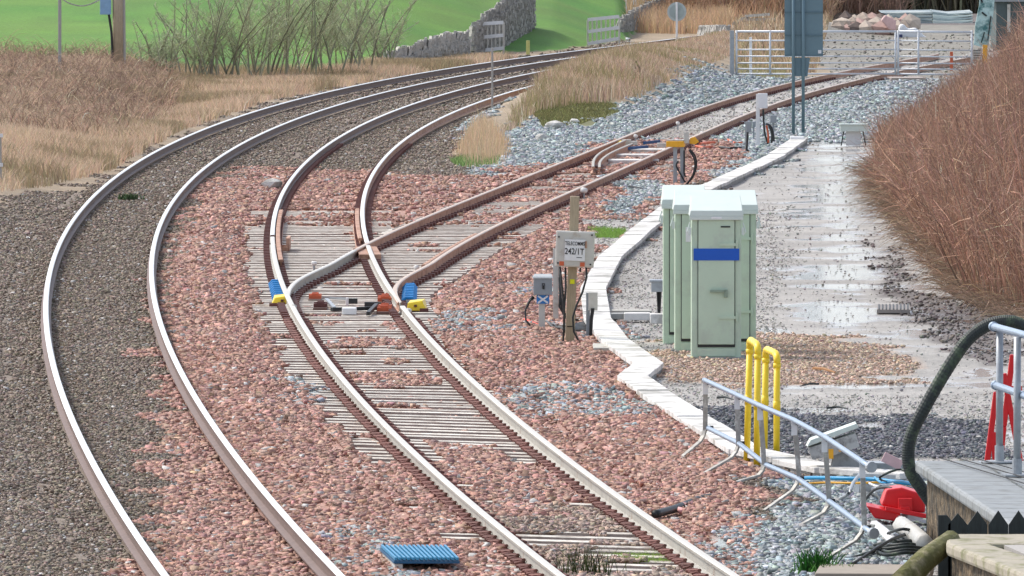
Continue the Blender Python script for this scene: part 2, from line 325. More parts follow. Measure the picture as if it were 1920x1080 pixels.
# colour drift in the field: rougher yellowish patches
fld = (V[:, 1] > Yb(V[:, 0])); n1 = vnoise(V[:, 0], V[:, 1], 9, 31)[:, None]; n2 = vnoise(V[:, 0], V[:, 1], 2.5, 33)[:, None]
zc = np.where(fld[:, None] & (V[:, :1] < 5.5), np.array([[.065, .205, .014]]) * (.62 + .45 * n1 + .35 * vnoise(V[:, 0], V[:, 1], 1.1, 35)[:, None]) + np.array([[.05, .03, .008]]) * n2, zc)
mg = mat('ground_surface', (0, 0, 0), .85, 0, .3, 9, bump=.03, bscale=22, attr=True)
wet = vnoise(V[:, 0], V[:, 1], 1.6, 51) * .6 + vnoise(V[:, 0], V[:, 1], .5, 52) * .4; _px, _py = proj(V[:, 0], V[:, 1]); _rd = (zone(V[:, 0], V[:, 1]) == ZI['road']) | (zone(V[:, 0], V[:, 1]) == ZI['mud'])
_c = np.exp(-((_px - 1580) / 75) ** 2) * (_py < 620) + .5 * ((_py > 560) & (_px > 1450)); wet = np.where(_rd & (_py > 230), np.clip((wet - .62 + .30 * _c) * 5, 0, 1), 0)
for _cx, _cy, _rx, _ry in ((1615,721,58,7),(1558,596,45,4),(1568,569,35,3),(1445,619,28,6),(1714,624,42,10),(1842,697,30,9),(1610,587,50,3),(1548,520,26,4),(1550,506,26,4),(1570,468,26,5),(1575,442,26,5),(1580,424,24,4),(1580,405,22,3),(1600,317,22,2),(1850,722,26,5),(1400,575,14,3)):
    wet = np.maximum(wet, np.clip(1.5 - (((_px - _cx) / _rx) ** 2 + ((_py - _cy) / _ry) ** 2) + .5 * (vnoise(V[:, 0], V[:, 1], .4, 53) - .5), 0, 1) * 1.15 * (_px < 1905))
_n = mg.node_tree.nodes; _l = mg.node_tree.links; _b = _n['Principled BSDF']; _a = _n.new('ShaderNodeAttribute'); _a.attribute_name = 'wet'; _t = _n.new('ShaderNodeTexNoise'); _t.inputs['Scale'].default_value = 4; _t.inputs['Detail'].default_value = 6; _g = _n.new('ShaderNodeNewGeometry'); _l.new(_g.outputs['Position'], _t.inputs['Vector'])
_m = _n.new('ShaderNodeMath'); _m.operation = 'ADD'; _l.new(_a.outputs['Fac'], _m.inputs[0]); _l.new(_t.outputs['Fac'], _m.inputs[1]); _r = _n.new('ShaderNodeMapRange'); _r.inputs[1].default_value = .75; _r.inputs[2].default_value = 1.35; _r.inputs[3].default_value = .8; _r.inputs[4].default_value = .10; _l.new(_m.outputs[0], _r.inputs[0]); _l.new(_r.outputs[0], _b.inputs['Roughness'])
_bp = [q for q in _n if q.type == 'BUMP'][0]; _q = _n.new('ShaderNodeMapRange'); _q.inputs[1].default_value = .75; _q.inputs[2].default_value = 1.3; _q.inputs[3].default_value = 1; _q.inputs[4].default_value = .04; _l.new(_m.outputs[0], _q.inputs[0]); _l.new(_q.outputs[0], _bp.inputs['Strength'])
ground = npmesh('ground', V, F, mg, zc, smooth=True); _wa = ground.data.attributes.new('wet', 'FLOAT', 'POINT'); _wa.data.foreach_set('value', wet.astype(np.float32)); tag(ground, kind='structure')
# ------------------------------------------------------------------ loose stones
CUBE = np.array([(-1,-1,-1),(1,-1,-1),(1,1,-1),(-1,1,-1),(-1,-1,1),(1,-1,1),(1,1,1),(-1,1,1)], float)
CF = np.array([(3,2,1,0),(4,5,6,7),(0,1,5,4),(1,2,6,5),(2,3,7,6),(3,0,4,7)])
def stones(name, x, y, z, size, col, label, flat=.46):
    n = len(x); c = CUBE[None] * (1 + rng.uniform(-.60, .40, (n, 8, 3))); c *= (size[:, None, None] * rng.uniform(.65, 1.25, (n, 1, 3))); c[:, :, 2] *= flat
    a = rng.uniform(0, 6.28, n); t = rng.normal(0, .45, n); ca, sa, ct, st = np.cos(a), np.sin(a), np.cos(t), np.sin(t)
    X = c[:, :, 0]; Yv = c[:, :, 1] * ct[:, None] - c[:, :, 2] * st[:, None]; Z = c[:, :, 1] * st[:, None] + c[:, :, 2] * ct[:, None]
    Vv = np.stack([X * ca[:, None] - Yv * sa[:, None] + x[:, None], X * sa[:, None] + Yv * ca[:, None] + y[:, None], Z + z[:, None]], -1).reshape(-1, 3)
    Ff = (CF[None] + 8 * np.arange(n)[:, None, None]).reshape(-1, 4)
    o = npmesh(name, Vv, Ff, M_stuff, np.repeat(col, 8, 0)); return tag(o, label, 'stones', None, 'stuff')
def scatter(y0, y1, dens, mx=0.4):
    wl = -980 / 20000 * y1 - mx; wr = 980 / 20000 * y1 + mx; n = int((wr - wl) * (y1 - y0) * dens); return rng.uniform(wl, wr, n), rng.uniform(y0, y1, n)
XS, YS, SZ = [], [], []
for y0, y1, dn, sz in ((88, 104, 560, .019), (104, 122, 450, .020), (122, 145, 350, .021), (145, 175, 250, .022), (175, 215, 160, .0245), (215, 262, 95, .027), (262, 310, 40, .033), (310, 372, 16, .045)):
    a, b = scatter(y0, y1, dn); XS.append(a); YS.append(b); SZ.append(np.full(len(a), sz))
XS = np.concatenate(XS); YS = np.concatenate(YS); SZ = np.concatenate(SZ); Z0 = zone(XS, YS)
fac = np.array([{'yard': .12, 'warm': 1, 'red': 1, 'grey': 1, 'brown': .9, 'road': .26, 'tan': .9, 'dark': .7, 'soil': .05, 'green': 0, 'mud': .15, 'olive': .05, 'pale': .3}[k] for k in ZN])
szf = np.array([{'yard': .6, 'warm': .9, 'red': 1, 'grey': 1, 'brown': .62, 'road': .42, 'tan': .62, 'dark': .7, 'soil': .6, 'green': 1, 'mud': .7, 'olive': .8, 'pale': .5}[k] for k in ZN])
_px, _py = proj(XS, YS); _w = (_px > 1470 + 90 * (vnoise(XS, YS, 1.5, 61) - .5)) & (_py < 740) | (_py < 380); keep = rng.random(len(XS)) < np.where((Z0 == ZI['road']) & _w, .03, fac[Z0]); XS, YS, SZ, Z0 = XS[keep], YS[keep], SZ[keep], Z0[keep]
def onrail(x, y):
    r = np.zeros(len(x), bool)
    for f, a, b in ((fA, 0, 999), (fB, 0, 999), (fC, TOE, 999)):
        d = np.abs(np.abs(x - f(y)) - GH); r |= (d < .085) & (y > a) & (y < b)
    return r
keep = ~onrail(XS, YS); XS, YS, SZ, Z0 = XS[keep], YS[keep], SZ[keep], Z0[keep]
_bed = ((np.abs(XS - fB(YS)) < 1.3) & (YS < 192)) | ((XS > fB(YS)) & (XS < fC(YS) + 1.3) & (YS > TOE) & (YS < 215))
_k = ~(_bed & (cover(XS, YS) < .5) & (rng.random(len(XS)) < .88)); XS, YS, SZ, Z0 = XS[_k], YS[_k], SZ[_k], Z0[_k]
SZ = SZ * szf[Z0] * np.clip(rng.lognormal(-.02, .36, len(XS)), .4, 2.0); ZZ = hgt(XS, YS) + SZ * .25
_s = np.where(Z0 == ZI['road'], .14, .22); sc = ZC[Z0] * np.exp(rng.normal(0, 1, len(XS)) * _s)[:, None] * (1 + rng.normal(0, .06, (len(XS), 3))) # rng.lognormal(0, .30, len(XS))[:, None] * (1 + rng.normal(0, .07, (len(XS), 3)))
_px, _py = proj(XS, YS); _m = (Z0 == ZI['grey']) & (_py > 400) & (_px < 1420) & (rng.random(len(XS)) < .5); sc[_m] = ZC[ZI['red']] * rng.lognormal(0, .3, (_m.sum(), 1))
odd = rng.random(len(XS)) < .045; sc[odd] = np.array([.48, .47, .45]) * rng.uniform(.6, 1.2, (odd.sum(), 1)); sc = np.clip(sc, .02, .8)
for key, nm, lb in (('red', 'red_ballast', 'loose pinkish red crushed stone spread round the junction'), ('grey', 'grey_ballast', 'blue grey crushed stone beside the siding and platform end'),
                    ('brown', 'brown_ballast', 'dark brown old ballast stones round the curved main lines'), ('warm', 'warm_ballast', 'weathered brownish ballast between the near rails at the bottom'), ('road', 'road_grit', 'small grit scattered over the wet access road'),
                    ('tan', 'tan_gravel', 'tan gravel in front of the green cabinets'), ('dark', 'dark_gravel', 'dark grey chippings between yellow pipes and road'), ('yard', 'yard_stones', 'scattered stones in the yard beyond the gates'), ('mud', 'mud_stones', 'stones in the mud under the brown hedge'), ('pale', 'pale_gravel', 'pale gravel between rails of the siding')):
    k = Z0 == ZI[key]
    if k.sum(): stones(nm, XS[k], YS[k], ZZ[k], SZ[k], sc[k], lb)
#PART2
# ------------------------------------------------------------------ rails
PROF = [(-.07,-.155),(.07,-.155),(.07,-.143),(.012,-.125),(.010,-.045),(.034,-.036),(.036,-.012),(.026,0),(-.026,0),(-.036,-.012),(-.034,-.036),(-.010,-.045),(-.012,-.125),(-.07,-.143)]
def sweep(mb, xs_, ys_, zs_, prof=PROF, sc=None):
    n = len(prof); k = len(xs_); vs = []
    for i in range(k):
        a, b = max(i - 1, 0), min(i + 1, k - 1); d = Vector((xs_[b] - xs_[a], ys_[b] - ys_[a], 0)).normalized(); s_ = Vector((d.y, -d.x, 0)); q = 1 if sc is None else sc[i]
        for (u, v) in prof: vs.append(Vector((xs_[i], ys_[i], zs_[i])) + s_ * u * q + Vector((0, 0, v)))
    o = len(mb.v); mb.v += [tuple(v) for v in vs]
    for i in range(k - 1):
        for j in range(n):
            mb.f.append((o + i * n + j, o + i * n + (j + 1) % n, o + (i + 1) * n + (j + 1) % n, o + (i + 1) * n + j)); mb.mi.append(0 if j in (6, 7, 8) else 1)
    mb.f += [tuple(range(o, o + n))[::-1], tuple(range(o + (k - 1) * n, o + k * n))]; mb.mi += [1, 1]
def rail(root, f, d, y0, y1, m, name='rail', cant=None, lab=None, dz=0.0, taper=None, top=None):
    ys_ = np.arange(y0, y1 + .6, 1.2); x, y = offs(f, d, ys_); z = np.full(len(ys_), HEAD + dz)
    if cant is not None:
        c = cant(ys_) * (-.5 if d > 0 else .5); z = z + c; x = x - c * 1.1
    sc = None
    if taper: sc = np.clip((ys_ - y0) / taper + .25, 0, 1)
    mb = MB(); sweep(mb, x, y, z, sc=sc); o = mb.build(name, [top or M_railtop, m], root)
    if lab: o['label'] = lab
    return o
trB = thing('railway_track', (float(fB(92)), 92, 0), 'near curved track with pale sleepers running through the points', 'railway track')
trA = thing('railway_track', (float(fA(92)), 92, 0), 'outer curved track in dark old ballast nearest the green field', 'railway track')
trC = thing('railway_track', (float(fC(150)), 150, 0), 'rusty siding track branching right and passing under the metal gates', 'railway track')
rail(trA, fA, -GH, 86, 372, M_raildark); rail(trA, fA, GH, 86, 372, M_raildark)
# near track: pale side up to the points, rusty beyond
rail(trB, fB, -GH, 86, 172, M_railpale, cant=cantB, top=M_railworn); rail(trB, fB, -GH, 173.2, 340, M_raildark)
rail(trB, fB, GH, 86, TOE, M_railpale, cant=cantB, top=M_railworn)
rail(trB, fB, GH, TOE + 1, 168.5, M_railpale, 'switch_blade', taper=6, top=M_railworn)
rail(trB, fB, GH, 169.7, 340, M_railrust)
rail(trC, fC, GH, TOE + 1.2, 330, M_railrust, dz=-.002, top=M_railwarm)
rail(trC, fC, -GH, TOE + 1.5, 166.5, M_railpale, 'switch_blade', taper=6, dz=-.003, top=M_railworn)
rail(trC, fC, -GH, 166.6, 330, M_railrust, dz=-.003, top=M_railwarm)
ck = dict(name='check_rail', dz=-.012)
rail(trB, fB, -GH + .09, 163, 186, M_railrust, top=M_railrust, lab='second rail laid just inside the left rail', **ck)
rail(trB, fB, GH - .09, 172, 186, M_railrust, top=M_railrust, **ck)
rail(trC, fC, GH - .09, 161, 174, M_railrust, top=M_railrust, **ck)
mb = MB(); yx = 168.3; cx = float(fB(yx)) + GH
mb.box((cx, yx - .6, HEAD - .1), (.34, 3.4, .10), R(2)); mb.build('crossing_block', M_railrust, trB)
# ------------------------------------------------------------------ sleepers
def sleeper_mesh(L):
    mb = MB(); h = L / 2
    mb.hexa([(-h, -.15, -.16), (h, -.15, -.16), (h, .15, -.16), (-h, .15, -.16), (-h, -.14, 0), (h, -.14, 0), (h, .14, 0), (-h, .14, 0)])
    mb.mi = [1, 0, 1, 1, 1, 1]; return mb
def clip_pts(sx):                     # S-shaped spring clip beside a rail
    return [(sx * .15, -.07, .03), (sx * .09, -.09, .05), (sx * .06, -.04, .062), (sx * .12, 0, .055), (sx * .17, .03, .05), (sx * .14, .085, .06), (sx * .07, .08, .055)]
sm = {}
def sleeper_data(key, L):
    if key not in sm:
        mb = sleeper_mesh(L); me = bpy.data.meshes.new('sleeper'); me.from_pydata([tuple(v) for v in mb.v], [], mb.f); me.materials.append(M_sleeper); me.materials.append(M_sleeperside); me.polygons.foreach_set('material_index', mb.mi); sm[key] = me
    return sm[key]
clipme = {}
for sx in (-1, 1):
    mb = MB(); mb.tube(clip_pts(sx), .016, 6); mb.tube([(p[0] * .95, p[1] + .17, p[2]) for p in clip_pts(sx)][:0] or [(sx * .05, .0, .05), (sx * .16, 0, .035)], .02, 5); me = bpy.data.meshes.new('rail_clip'); me.from_pydata([tuple(v) for v in mb.v], [], mb.f); me.materials.append(M_clip); clipme[sx] = me
def put_sleeper(root, f, y, rails, L=2.5, cx=None, cant=0.0, clips=True):
    x0, y0 = float(f(y)), float(y); h = math.atan(float(f(y + .5) - f(y - .5))); cx = x0 if cx is None else cx
    key = round(L, 1); o = bpy.data.objects.new('sleeper', sleeper_data(key, key)); COL.objects.link(o); o.parent = root; wo = root['_wo']
    o.location = (cx - wo[0], y0 - wo[1], .0 - wo[2] + random.uniform(-.006, .006)); o.rotation_euler = (0, cant / 1.5, -h + random.uniform(-.004, .004))
    if clips:
        for d in rails:
            for sx in (-1, 1):
                c = bpy.data.objects.new('rail_clip', clipme[sx]); COL.objects.link(c); c.parent = o; c.location = (x0 + d - cx, 0, .0)
M_sleeperside = mat('stained_shaded_sleeper_side', (.36, .31, .27), .8, 0, .3, 9)  # darker than the tops: ballast stain plus the shade between sleepers, in one colour
def bulk_sleepers(root, f, ysl, L=2.5):
    mb = MB()
    for y in ysl:
        x0 = float(f(y)); h = math.atan(float(f(y + .5) - f(y - .5)))
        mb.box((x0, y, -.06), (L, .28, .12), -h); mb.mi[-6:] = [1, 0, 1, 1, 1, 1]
    tag(mb.build('sleeper', [M_sleeper, M_sleeperside], root), kind='stuff')
def bulk_clips(root, f, ysl, sides):
    mb = MB()
    for y in ysl:
        h = math.atan(float(f(y + .5) - f(y - .5)))
        for d in sides:
            for sx in (-1, 1):
                x, yy = offs(f, d + sx * .10, np.array([y])); mb.box((float(x[0]), float(yy[0]), .035), (.10, .13, .06), -h)
    tag(mb.build('rail_clip', M_clip, root), kind='stuff')
yB = np.arange(89.5, 190, .65); near = yB[:85]
for y in near: put_sleeper(trB, fB, float(y), (-GH, GH), cant=float(cantB(y)))
bulk_sleepers(trB, fB, [y for y in yB[85:] if y < TOE - 1 or y > 178]); bulk_clips(trB, fB, yB[85:], (-GH, GH)); bulk_clips(trB, fB, np.arange(190, 232, .65), (-GH, GH))
yT = np.arange(TOE - 1, 178, .65)
for y in yT:                          # long bearers under the points
    a, b = float(fB(y)) - 1.25, float(fC(y)) + 1.25
    put_sleeper(trC, lambda q: (fB(q) + fC(q)) / 2, float(y), (), L=b - a, cx=(a + b) / 2, clips=False)
bulk_clips(trC, fC, np.arange(TOE + 1, 300, .65), (-GH, GH)); bulk_sleepers(trC, fC, np.arange(178.2, 246, .65))
# bits of the point operating gear
def at(px, py, h=0): return G(px, py, h)
def bracket(px, py, wpx, n, m, label, grp=None):
    c = at(px, py, .05); s_ = 20000 / c.y; wd = wpx / s_
    t = thing('slide_chair', (c.x, c.y, 0), label, 'rail bracket', grp)
    mb = MB(); mb.box((c.x, c.y, .012), (wd, .42 * n, .03)); mb.build('base_plate', M_raildark, t)
    for i in range(n):
        mb = MB(); y = c.y + (i - (n - 1) / 2) * .42; mb.box((c.x, y, .055), (wd * .96, .10, .055)); mb.box((c.x, y, .09), (wd * .5, .07, .03)); mb.build('rib', m, t)
    return t
bracket(591, 556, 24, 2, M_orange, 'orange ribbed chair plate under left switch blade, upper')
bracket(601, 572, 26, 2, M_clip, 'dark red ribbed chair plate under left switch blade, lower')
bracket(722, 560, 28, 3, M_orange, 'bright orange ribbed plate left of the right switch blade, upper')
bracket(721, 578, 28, 3, M_orange, 'red ribbed plate left of the right switch blade, just above the next sleepers')
def bolster(px0, py0, px1, py1, n, label):
    a, b = at(px0, py0, .04), at(px1, py1, .04); t = thing('blue_rail_baffle', (b.x, b.y, 0), label, 'baffle')
    mb = MB(); mb.beam(a + Vector((0, 0, -.02)), b + Vector((0, 0, -.02)), .08, .03); mb.build('backing_strip', M_black, t)
    d = b - a
    for i in range(n):
        mb = MB(); p = a + d * ((i + .5) / n); mb.tube([p + Vector((-.10, 0, 0)), p + Vector((-.05, 0, .06)), p + Vector((.05, 0, .06)), p + Vector((.09, 0, 0))], .028, 6); mb.build('rib', M_bluepl, t)
bolster(517, 533, 526, 566, 9, 'bright blue ribbed strip outside the left rail at the points')
bolster(769, 540, 767, 568, 9, 'bright blue ribbed strip outside the right rail at the points')
def ycover(px, py, sgn, label):
    c = at(px, py, .0); t = thing('yellow_ramp_cover', (c.x, c.y, 0), label, 'cover'); w_ = .14
    mb = MB(); mb.hexa([c + Vector(q) for q in ((-w_, -.25, .02), (w_, -.25, .02), (w_, .25, .02), (-w_, .25, .02), (-w_ * (.6 if sgn > 0 else .9), -.2, .13), (w_ * (.9 if sgn > 0 else .5), -.2, .16), (w_ * .8, .2, .17), (-w_ * .7, .2, .15))]); mb.build('cover_shell', M_yellow, t, bevel=.01)
    mb = MB(); mb.box(c + Vector((-sgn * .1, -.27, .03)), (.12, .03, .05)); mb.box(c + Vector((sgn * .02, -.235, .09)), (.04, .03, .03)); mb.build('fixing_bracket', M_clip, t)
ycover(527, 574, 1, 'yellow cover outside the left rail just below the blue strip'); ycover(782, 584, -1, 'yellow cover outside the right rail just below the blue strip')
a, b = at(606, 566, .05), at(700, 578, .05)
t = thing('stretcher_bar', (a.x, a.y, 0), 'black and silver stretcher bar with white box between the switch blades', 'stretcher bar')
mb = MB(); mb.beam(at(622, 580, .06), at(706, 578, .06), .07, .05); mb.beam(at(690, 588, .05), at(706, 572, .08), .05, .05); mb.box(at(697, 573, .06), (.2, .14, .1)); mb.box(at(661, 564, .05), (.14, .1, .07)); mb.build('black_rod', M_black, t)
mb = MB(); mb.beam(at(612, 561, .07), at(627, 577, .07), .05, .03); mb.beam(at(606, 558, .04), at(650, 560, .04), .04, .03); mb.build('silver_link', M_galv, t)
mb = MB(); mb.box(at(655, 583, .05), (.20, .3, .09)); mb.box(at(651, 566, .05), (.04, .1, .12)); mb.build('white_box', M_white, t, bevel=.01)
t = thing('rail_joint_fitting', at(541, 470), 'small rust brown bracket on sleepers inside the left rail', 'bracket')
mb = MB(); c = at(541, 470); mb.box(c + Vector((0, 0, .12)), (.05, 1.2, .2)); mb.box(c + Vector((-.08, 0, .06)), (.16, .12, .06)); mb.box(c + Vector((-.08, -.8, .06)), (.16, .12, .06)); mb.build('angle_plate', M_railrust, t)
def knob(px, py, label, r=.045):
    c = at(px, py, 0); t = thing('marker_stud', (c.x, c.y, 0), label, 'marker', 'pale round studs beside the rails')
    mb = MB(); mb.tube([c, c + Vector((0, 0, .12))], .018, 6); mb.build('stem', M_galv, t)
    mb = MB(); mb.blob(c + Vector((0, 0, .15)), (r, r, r), 1, 2, 0); mb.build('cap', M_conc, t, smooth=True)
knob(551, 596, 'pale stud outside the left rail below the yellow cover'); knob(766, 603, 'pale stud inside the right rail below the yellow cover'); knob(1095, 372, 'pale stud on the siding rail above the telecoms post', .07)
knob(589, 512, 'pale stud beside the left switch blade heel'); knob(781, 520, 'pale stud beside the right blade heel near blue strip')
# ------------------------------------------------------------------ green cabinets
def cabinet(px0, px1, pyb, pyt, dep, label, band=False, handle=True, side_hasp=True, papers=False):
    y = G(0, pyb).y; s_ = 20000 / y; x0 = (px0 - 960) / s_; x1 = (px1 - 960) / s_; z1 = P(0, pyt, y).z; w_ = x1 - x0; cx = (x0 + x1) / 2
    t = thing('equipment_cabinet', (cx, y, 0), label, 'cabinet', 'sage green equipment cabinets')
    mb = MB(); mb.box((cx, y + dep / 2, z1 / 2), (w_, dep, z1)); body = mb.build('body', M_green, t, bevel=.008)
    m = .085; dw = w_ - 2 * m
    mb = MB(); mb.box((cx, y - .012, z1 / 2 + .06), (dw, .03, z1 - .22)); d = mb.build('door', M_green, t, bevel=.006)
    mb = MB(); mb.box((cx, y - .008, .07), (dw + .02, .02, .10)); mb.build('plinth_panel', M_green, t, bevel=.004)
    mb = MB(); mb.box((cx, y - .008, z1 / 2 + .04), (dw + .018, .012, z1 - .19)); mb.build('door_seal', M_black, t)
    mb = MB(); o = .03; zr = z1
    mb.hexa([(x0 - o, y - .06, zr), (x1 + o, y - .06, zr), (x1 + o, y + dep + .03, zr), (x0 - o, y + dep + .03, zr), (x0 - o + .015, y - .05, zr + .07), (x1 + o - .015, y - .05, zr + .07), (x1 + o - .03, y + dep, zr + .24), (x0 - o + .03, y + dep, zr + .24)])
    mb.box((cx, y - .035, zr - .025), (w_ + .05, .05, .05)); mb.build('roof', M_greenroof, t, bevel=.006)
    for zz in (z1 * .80, z1 * .285):
        mb = MB(); mb.box((x1 - m - .09, y - .035, zz), (.22, .02, .035)); mb.tube([(x1 - m + .03, y - .03, zz - .05), (x1 - m + .03, y - .03, zz + .06)], .013, 8); mb.build('hinge', M_green, t)
    if handle:
        hx = cx + dw * .26; hz = z1 * .46
        mb = MB(); mb.box((hx - .10, y - .06, hz + .02), (.20, .03, .035)); mb.box((hx, y - .05, hz - .01), (.045, .05, .10)); mb.build('handle', mat('handle_green', (.25, .33, .25), .4), d, bevel=.006)
    if band:
        mb = MB(); mb.box((cx, y - .03, P(0, 477, y).z), (w_ - .05, .012, .15)); mb.build('blue_band', M_blue, t)
        mb = MB(); mb.box((cx, y - .058, zr - .02), (.13, .012, .025)); mb.build('maker_plate', M_white, t)
    mb = MB(); mb.box((cx + dw * .25, y - .03, z1 - .135), (.12, .012, .018)); mb.build('vent_slot', M_black, t)
    if side_hasp:
        for sx in (-1, 1):
            xx = x0 - .02 if sx < 0 else x1 + .02
            mb = MB(); mb.tube([(xx, y + .02, z1 - .08), (xx + sx * .035, y - .01, z1 - .2), (xx + sx * .01, y - .01, z1 - .24), (xx, y + .02, z1 - .19)], .009, 6); mb.box((xx, y + .01, z1 - .19), (.03, .05, .09)); mb.build('side_latch', M_greenroof, t)
    if papers:
        mb = MB(); mb.box((x0 + .19, y - .033, z1 - .31), (.11, .01, .19)); mb.build('paper_notice', M_white, t)
    mb = MB(); mb.box((cx, y + dep / 2, -.02), (w_ + .1, dep + .12, .06)); mb.build('base_slab', M_conc2, t)
cabinet(1297, 1390, 671, 405, .62, 'front sage green cabinet with the blue band and door handle', band=True)
cabinet(1266, 1418, 660, 394, .62, 'wide sage green cabinet directly behind the blue banded one', handle=False, papers=True)
cabinet(1244, 1322, 647, 384, .62, 'rear sage green cabinet showing only its left edge', handle=False)
# ------------------------------------------------------------------ telecoms post
def textmesh(s, size, loc, parent, m, name='lettering', sx=1.0):
    cu = bpy.data.curves.new('t', 'FONT'); cu.body = s; cu.size = size; cu.align_x = 'CENTER'; cu.align_y = 'CENTER'; cu.extrude = .001; cu.offset = size * .012
    ob = bpy.data.objects.new('t', cu); COL.objects.link(ob); bpy.context.view_layer.update(); me = bpy.data.meshes.new_from_object(ob.evaluated_get(bpy.context.evaluated_depsgraph_get()))
    COL.objects.unlink(ob); bpy.data.objects.remove(ob)
    o = bpy.data.objects.new(name, me); me.name = name; me.materials.clear(); me.materials.append(m); COL.objects.link(o); o.parent = parent
    o.location = Vector(loc) - Vector(parent['_wo']); o.rotation_euler = (math.pi / 2, R(2.2), 0); o.scale = (sx, 1, 1); return o
b0 = at(1068, 648); Y = b0.y
t = thing('telecoms_post', b0, 'leaning timber post carrying the pale TELECOMMS box and cables', 'post')
mb = MB(); mb.beam(P(1068, 650, Y), P(1078, 368, Y), .12, .12); mb.build('timber_post', M_wood, t, bevel=.006)
Yb_ = Y - .14; c = P(1078, 467, Yb_)
mb = MB(); mb.box(c, (.50, .16, .46), 0, ry=R(2.2)); bx = mb.build('junction_box', M_boxpale, t, bevel=.012)
mb = MB(); mb.box(c + Vector((0, -.082, 0)), (.475, .012, .435), 0, ry=R(2.2)); bx = mb.build('box_door', M_boxpale, t, bevel=.006)
mb = MB()
for q in ((1110, 441), (1107, 496), (1048, 444), (1046, 493)): mb.tube([P(*q, Yb_ - .085), P(*q, Yb_ - .105)], .012, 8)
mb.build('door_screw', M_text, t)
mb = MB()
for q in ((1053, 494), (1092, 496)): mb.box(P(*q, Yb_ - .095), (.06, .012, .055), ry=R(2.2))
mb.build('rust_patch', M_orange, t)
c2 = P(1078, 469, Yb_ - .10); mb = MB(); mb.box(c2, (.265, .012, .275), ry=R(2.2)); sg = mb.build('sign_plate', M_white, t)
mb = MB(); mb.box(c2 + Vector((.14, .004, .07)), (.03, .02, .09)); mb.build('sign_clip', M_railrust, t)
textmesh('TELECOMMS', .068, P(1078, 457, Yb_ - .109), t, M_text, sx=.66); textmesh('242/1T', .112, P(1077, 472, Yb_ - .109), t, M_text, sx=.78)
mb = MB(); mb.box(P(1086, 483, Yb_ - .108), (.07, .003, .008), ry=R(2.2)); mb.build('small_print', M_text, t)
mb = MB(); mb.box(P(1073, 528, Y - .07), (.06, .01, .06)); mb.build('yellow_tag', mat('tag_yellow', (.8, .8, .02)), t)
mb = MB(); mb.tube([P(1070, 612, Y - .065), P(1064, 612, Y - .066), P(1064, 610, Y + .07), P(1076, 610, Y + .07), P(1076, 612, Y - .066), P(1070, 612, Y - .066)], .008, 6); mb.build('strap', M_text, t)
for pts in ([(1099,500),(1100,520),(1092,548),(1080,575),(1074,595),(1076,622),(1088,645),(1104,660)], [(1050,500),(1053,530),(1057,570),(1058,600),(1056,640),(1062,652)], [(1060,502),(1061,540),(1058,580),(1057,630)], [(1088,502),(1088,510)]):
    mb = MB(); mb.tube([P(x, y, Y - .18) for x, y in pts], .014, 6); mb.build('cable', M_black, t, smooth=True)
# grey post just behind and left of it
def chan(px0, px1, pyt, pyb, name, label, cat, m=M_boxpale):
    c = at((px0 + px1) / 2, pyb); s_ = 20000 / c.y; w_ = (px1 - px0) / s_; h = P(0, pyt, c.y).z; t = thing(name, c, label, cat)
    mb = MB(); mb.box((c.x, c.y, h / 2), (w_, .02, h)); mb.box((c.x - w_ / 2, c.y + .04, h / 2), (.015, .10, h)); mb.box((c.x + w_ / 2, c.y + .04, h / 2), (.015, .10, h)); mb.build('channel', m, t); return t, c, h
t, c, h = chan(1038, 1046, 466, 602, 'channel_post', 'tall pale channel post behind the TELECOMMS box', 'post')
for k, pts in enumerate(([(1048,520),(1052,560),(1060,595),(1076,606)], [(1050,540),(1049,575),(1062,598),(1085,600)], [(1049,500),(1050,560),(1056,588),(1080,592)])):
    mb = MB(); mb.tube([P(x, y, c.y - .05) for x, y in pts], .014, 6); mb.build('cable', M_black, t, smooth=True)
t, c, h = chan(1100, 1105, 549, 634, 'box_post', 'short grey post and box right of the telecoms post', 'post', M_boxgrey)
mb = MB(); mb.box((P(1112, 565, c.y).x, c.y, P(0, 565, c.y).z), (.12, .1, .24)); mb.build('small_box', M_boxpale, t, bevel=.008)
for q in (1110, 1113):
    mb = MB(); mb.tube([P(q, 578, c.y - .06), P(q - 3, 600, c.y - .06), P(q - 4, 630, c.y - .06)], .014, 6); mb.build('cable', M_black, t)
# grey lockable box with the blue and white saltire plate
c = at(1016, 617); s_ = 20000 / c.y
t = thing('control_box', c, 'grey padlocked box on short post above a blue plate with white cross', 'control box')
X = lambda px: (px - 960) / s_
Zz = lambda py: P(0, py, c.y).z
mb = MB(); mb.beam((X(1016), c.y, 0), (X(1016), c.y, Zz(553)), .085, .07); mb.build('post', M_boxpale, t)
mb = MB(); mb.box((X(1018), c.y, Zz(536)), (.25, .2, .24)); mb.build('box_body', M_boxgrey, t, bevel=.01)
mb = MB(); mb.hexa([(X(1000) - .01, c.y - .13, Zz(521)), (X(1036) + .01, c.y - .13, Zz(521)), (X(1036) + .01, c.y + .12, Zz(521)), (X(1000) - .01, c.y + .12, Zz(521)), (X(1000), c.y - .11, Zz(518)), (X(1036), c.y - .11, Zz(518)), (X(1034), c.y + .1, Zz(514)), (X(1002), c.y + .1, Zz(514))]); mb.build('lid', mat('light_grey_lid', (.4, .43, .44)), t)
mb = MB(); mb.box((X(1019), c.y - .11, Zz(538)), (.03, .02, .05)); mb.tube([(X(1017), c.y - .11, Zz(535)), (X(1017), c.y - .11, Zz(531)), (X(1021), c.y - .11, Zz(531)), (X(1021), c.y - .11, Zz(535))], .006, 6); mb.build('padlock', M_black, t)
mb = MB(); mb.box((X(1018), c.y - .06, Zz(561)), (.17, .014, .115)); pl = mb.build('sign_plate', M_sblue, t)
mb = MB(); q = (.066, .046)
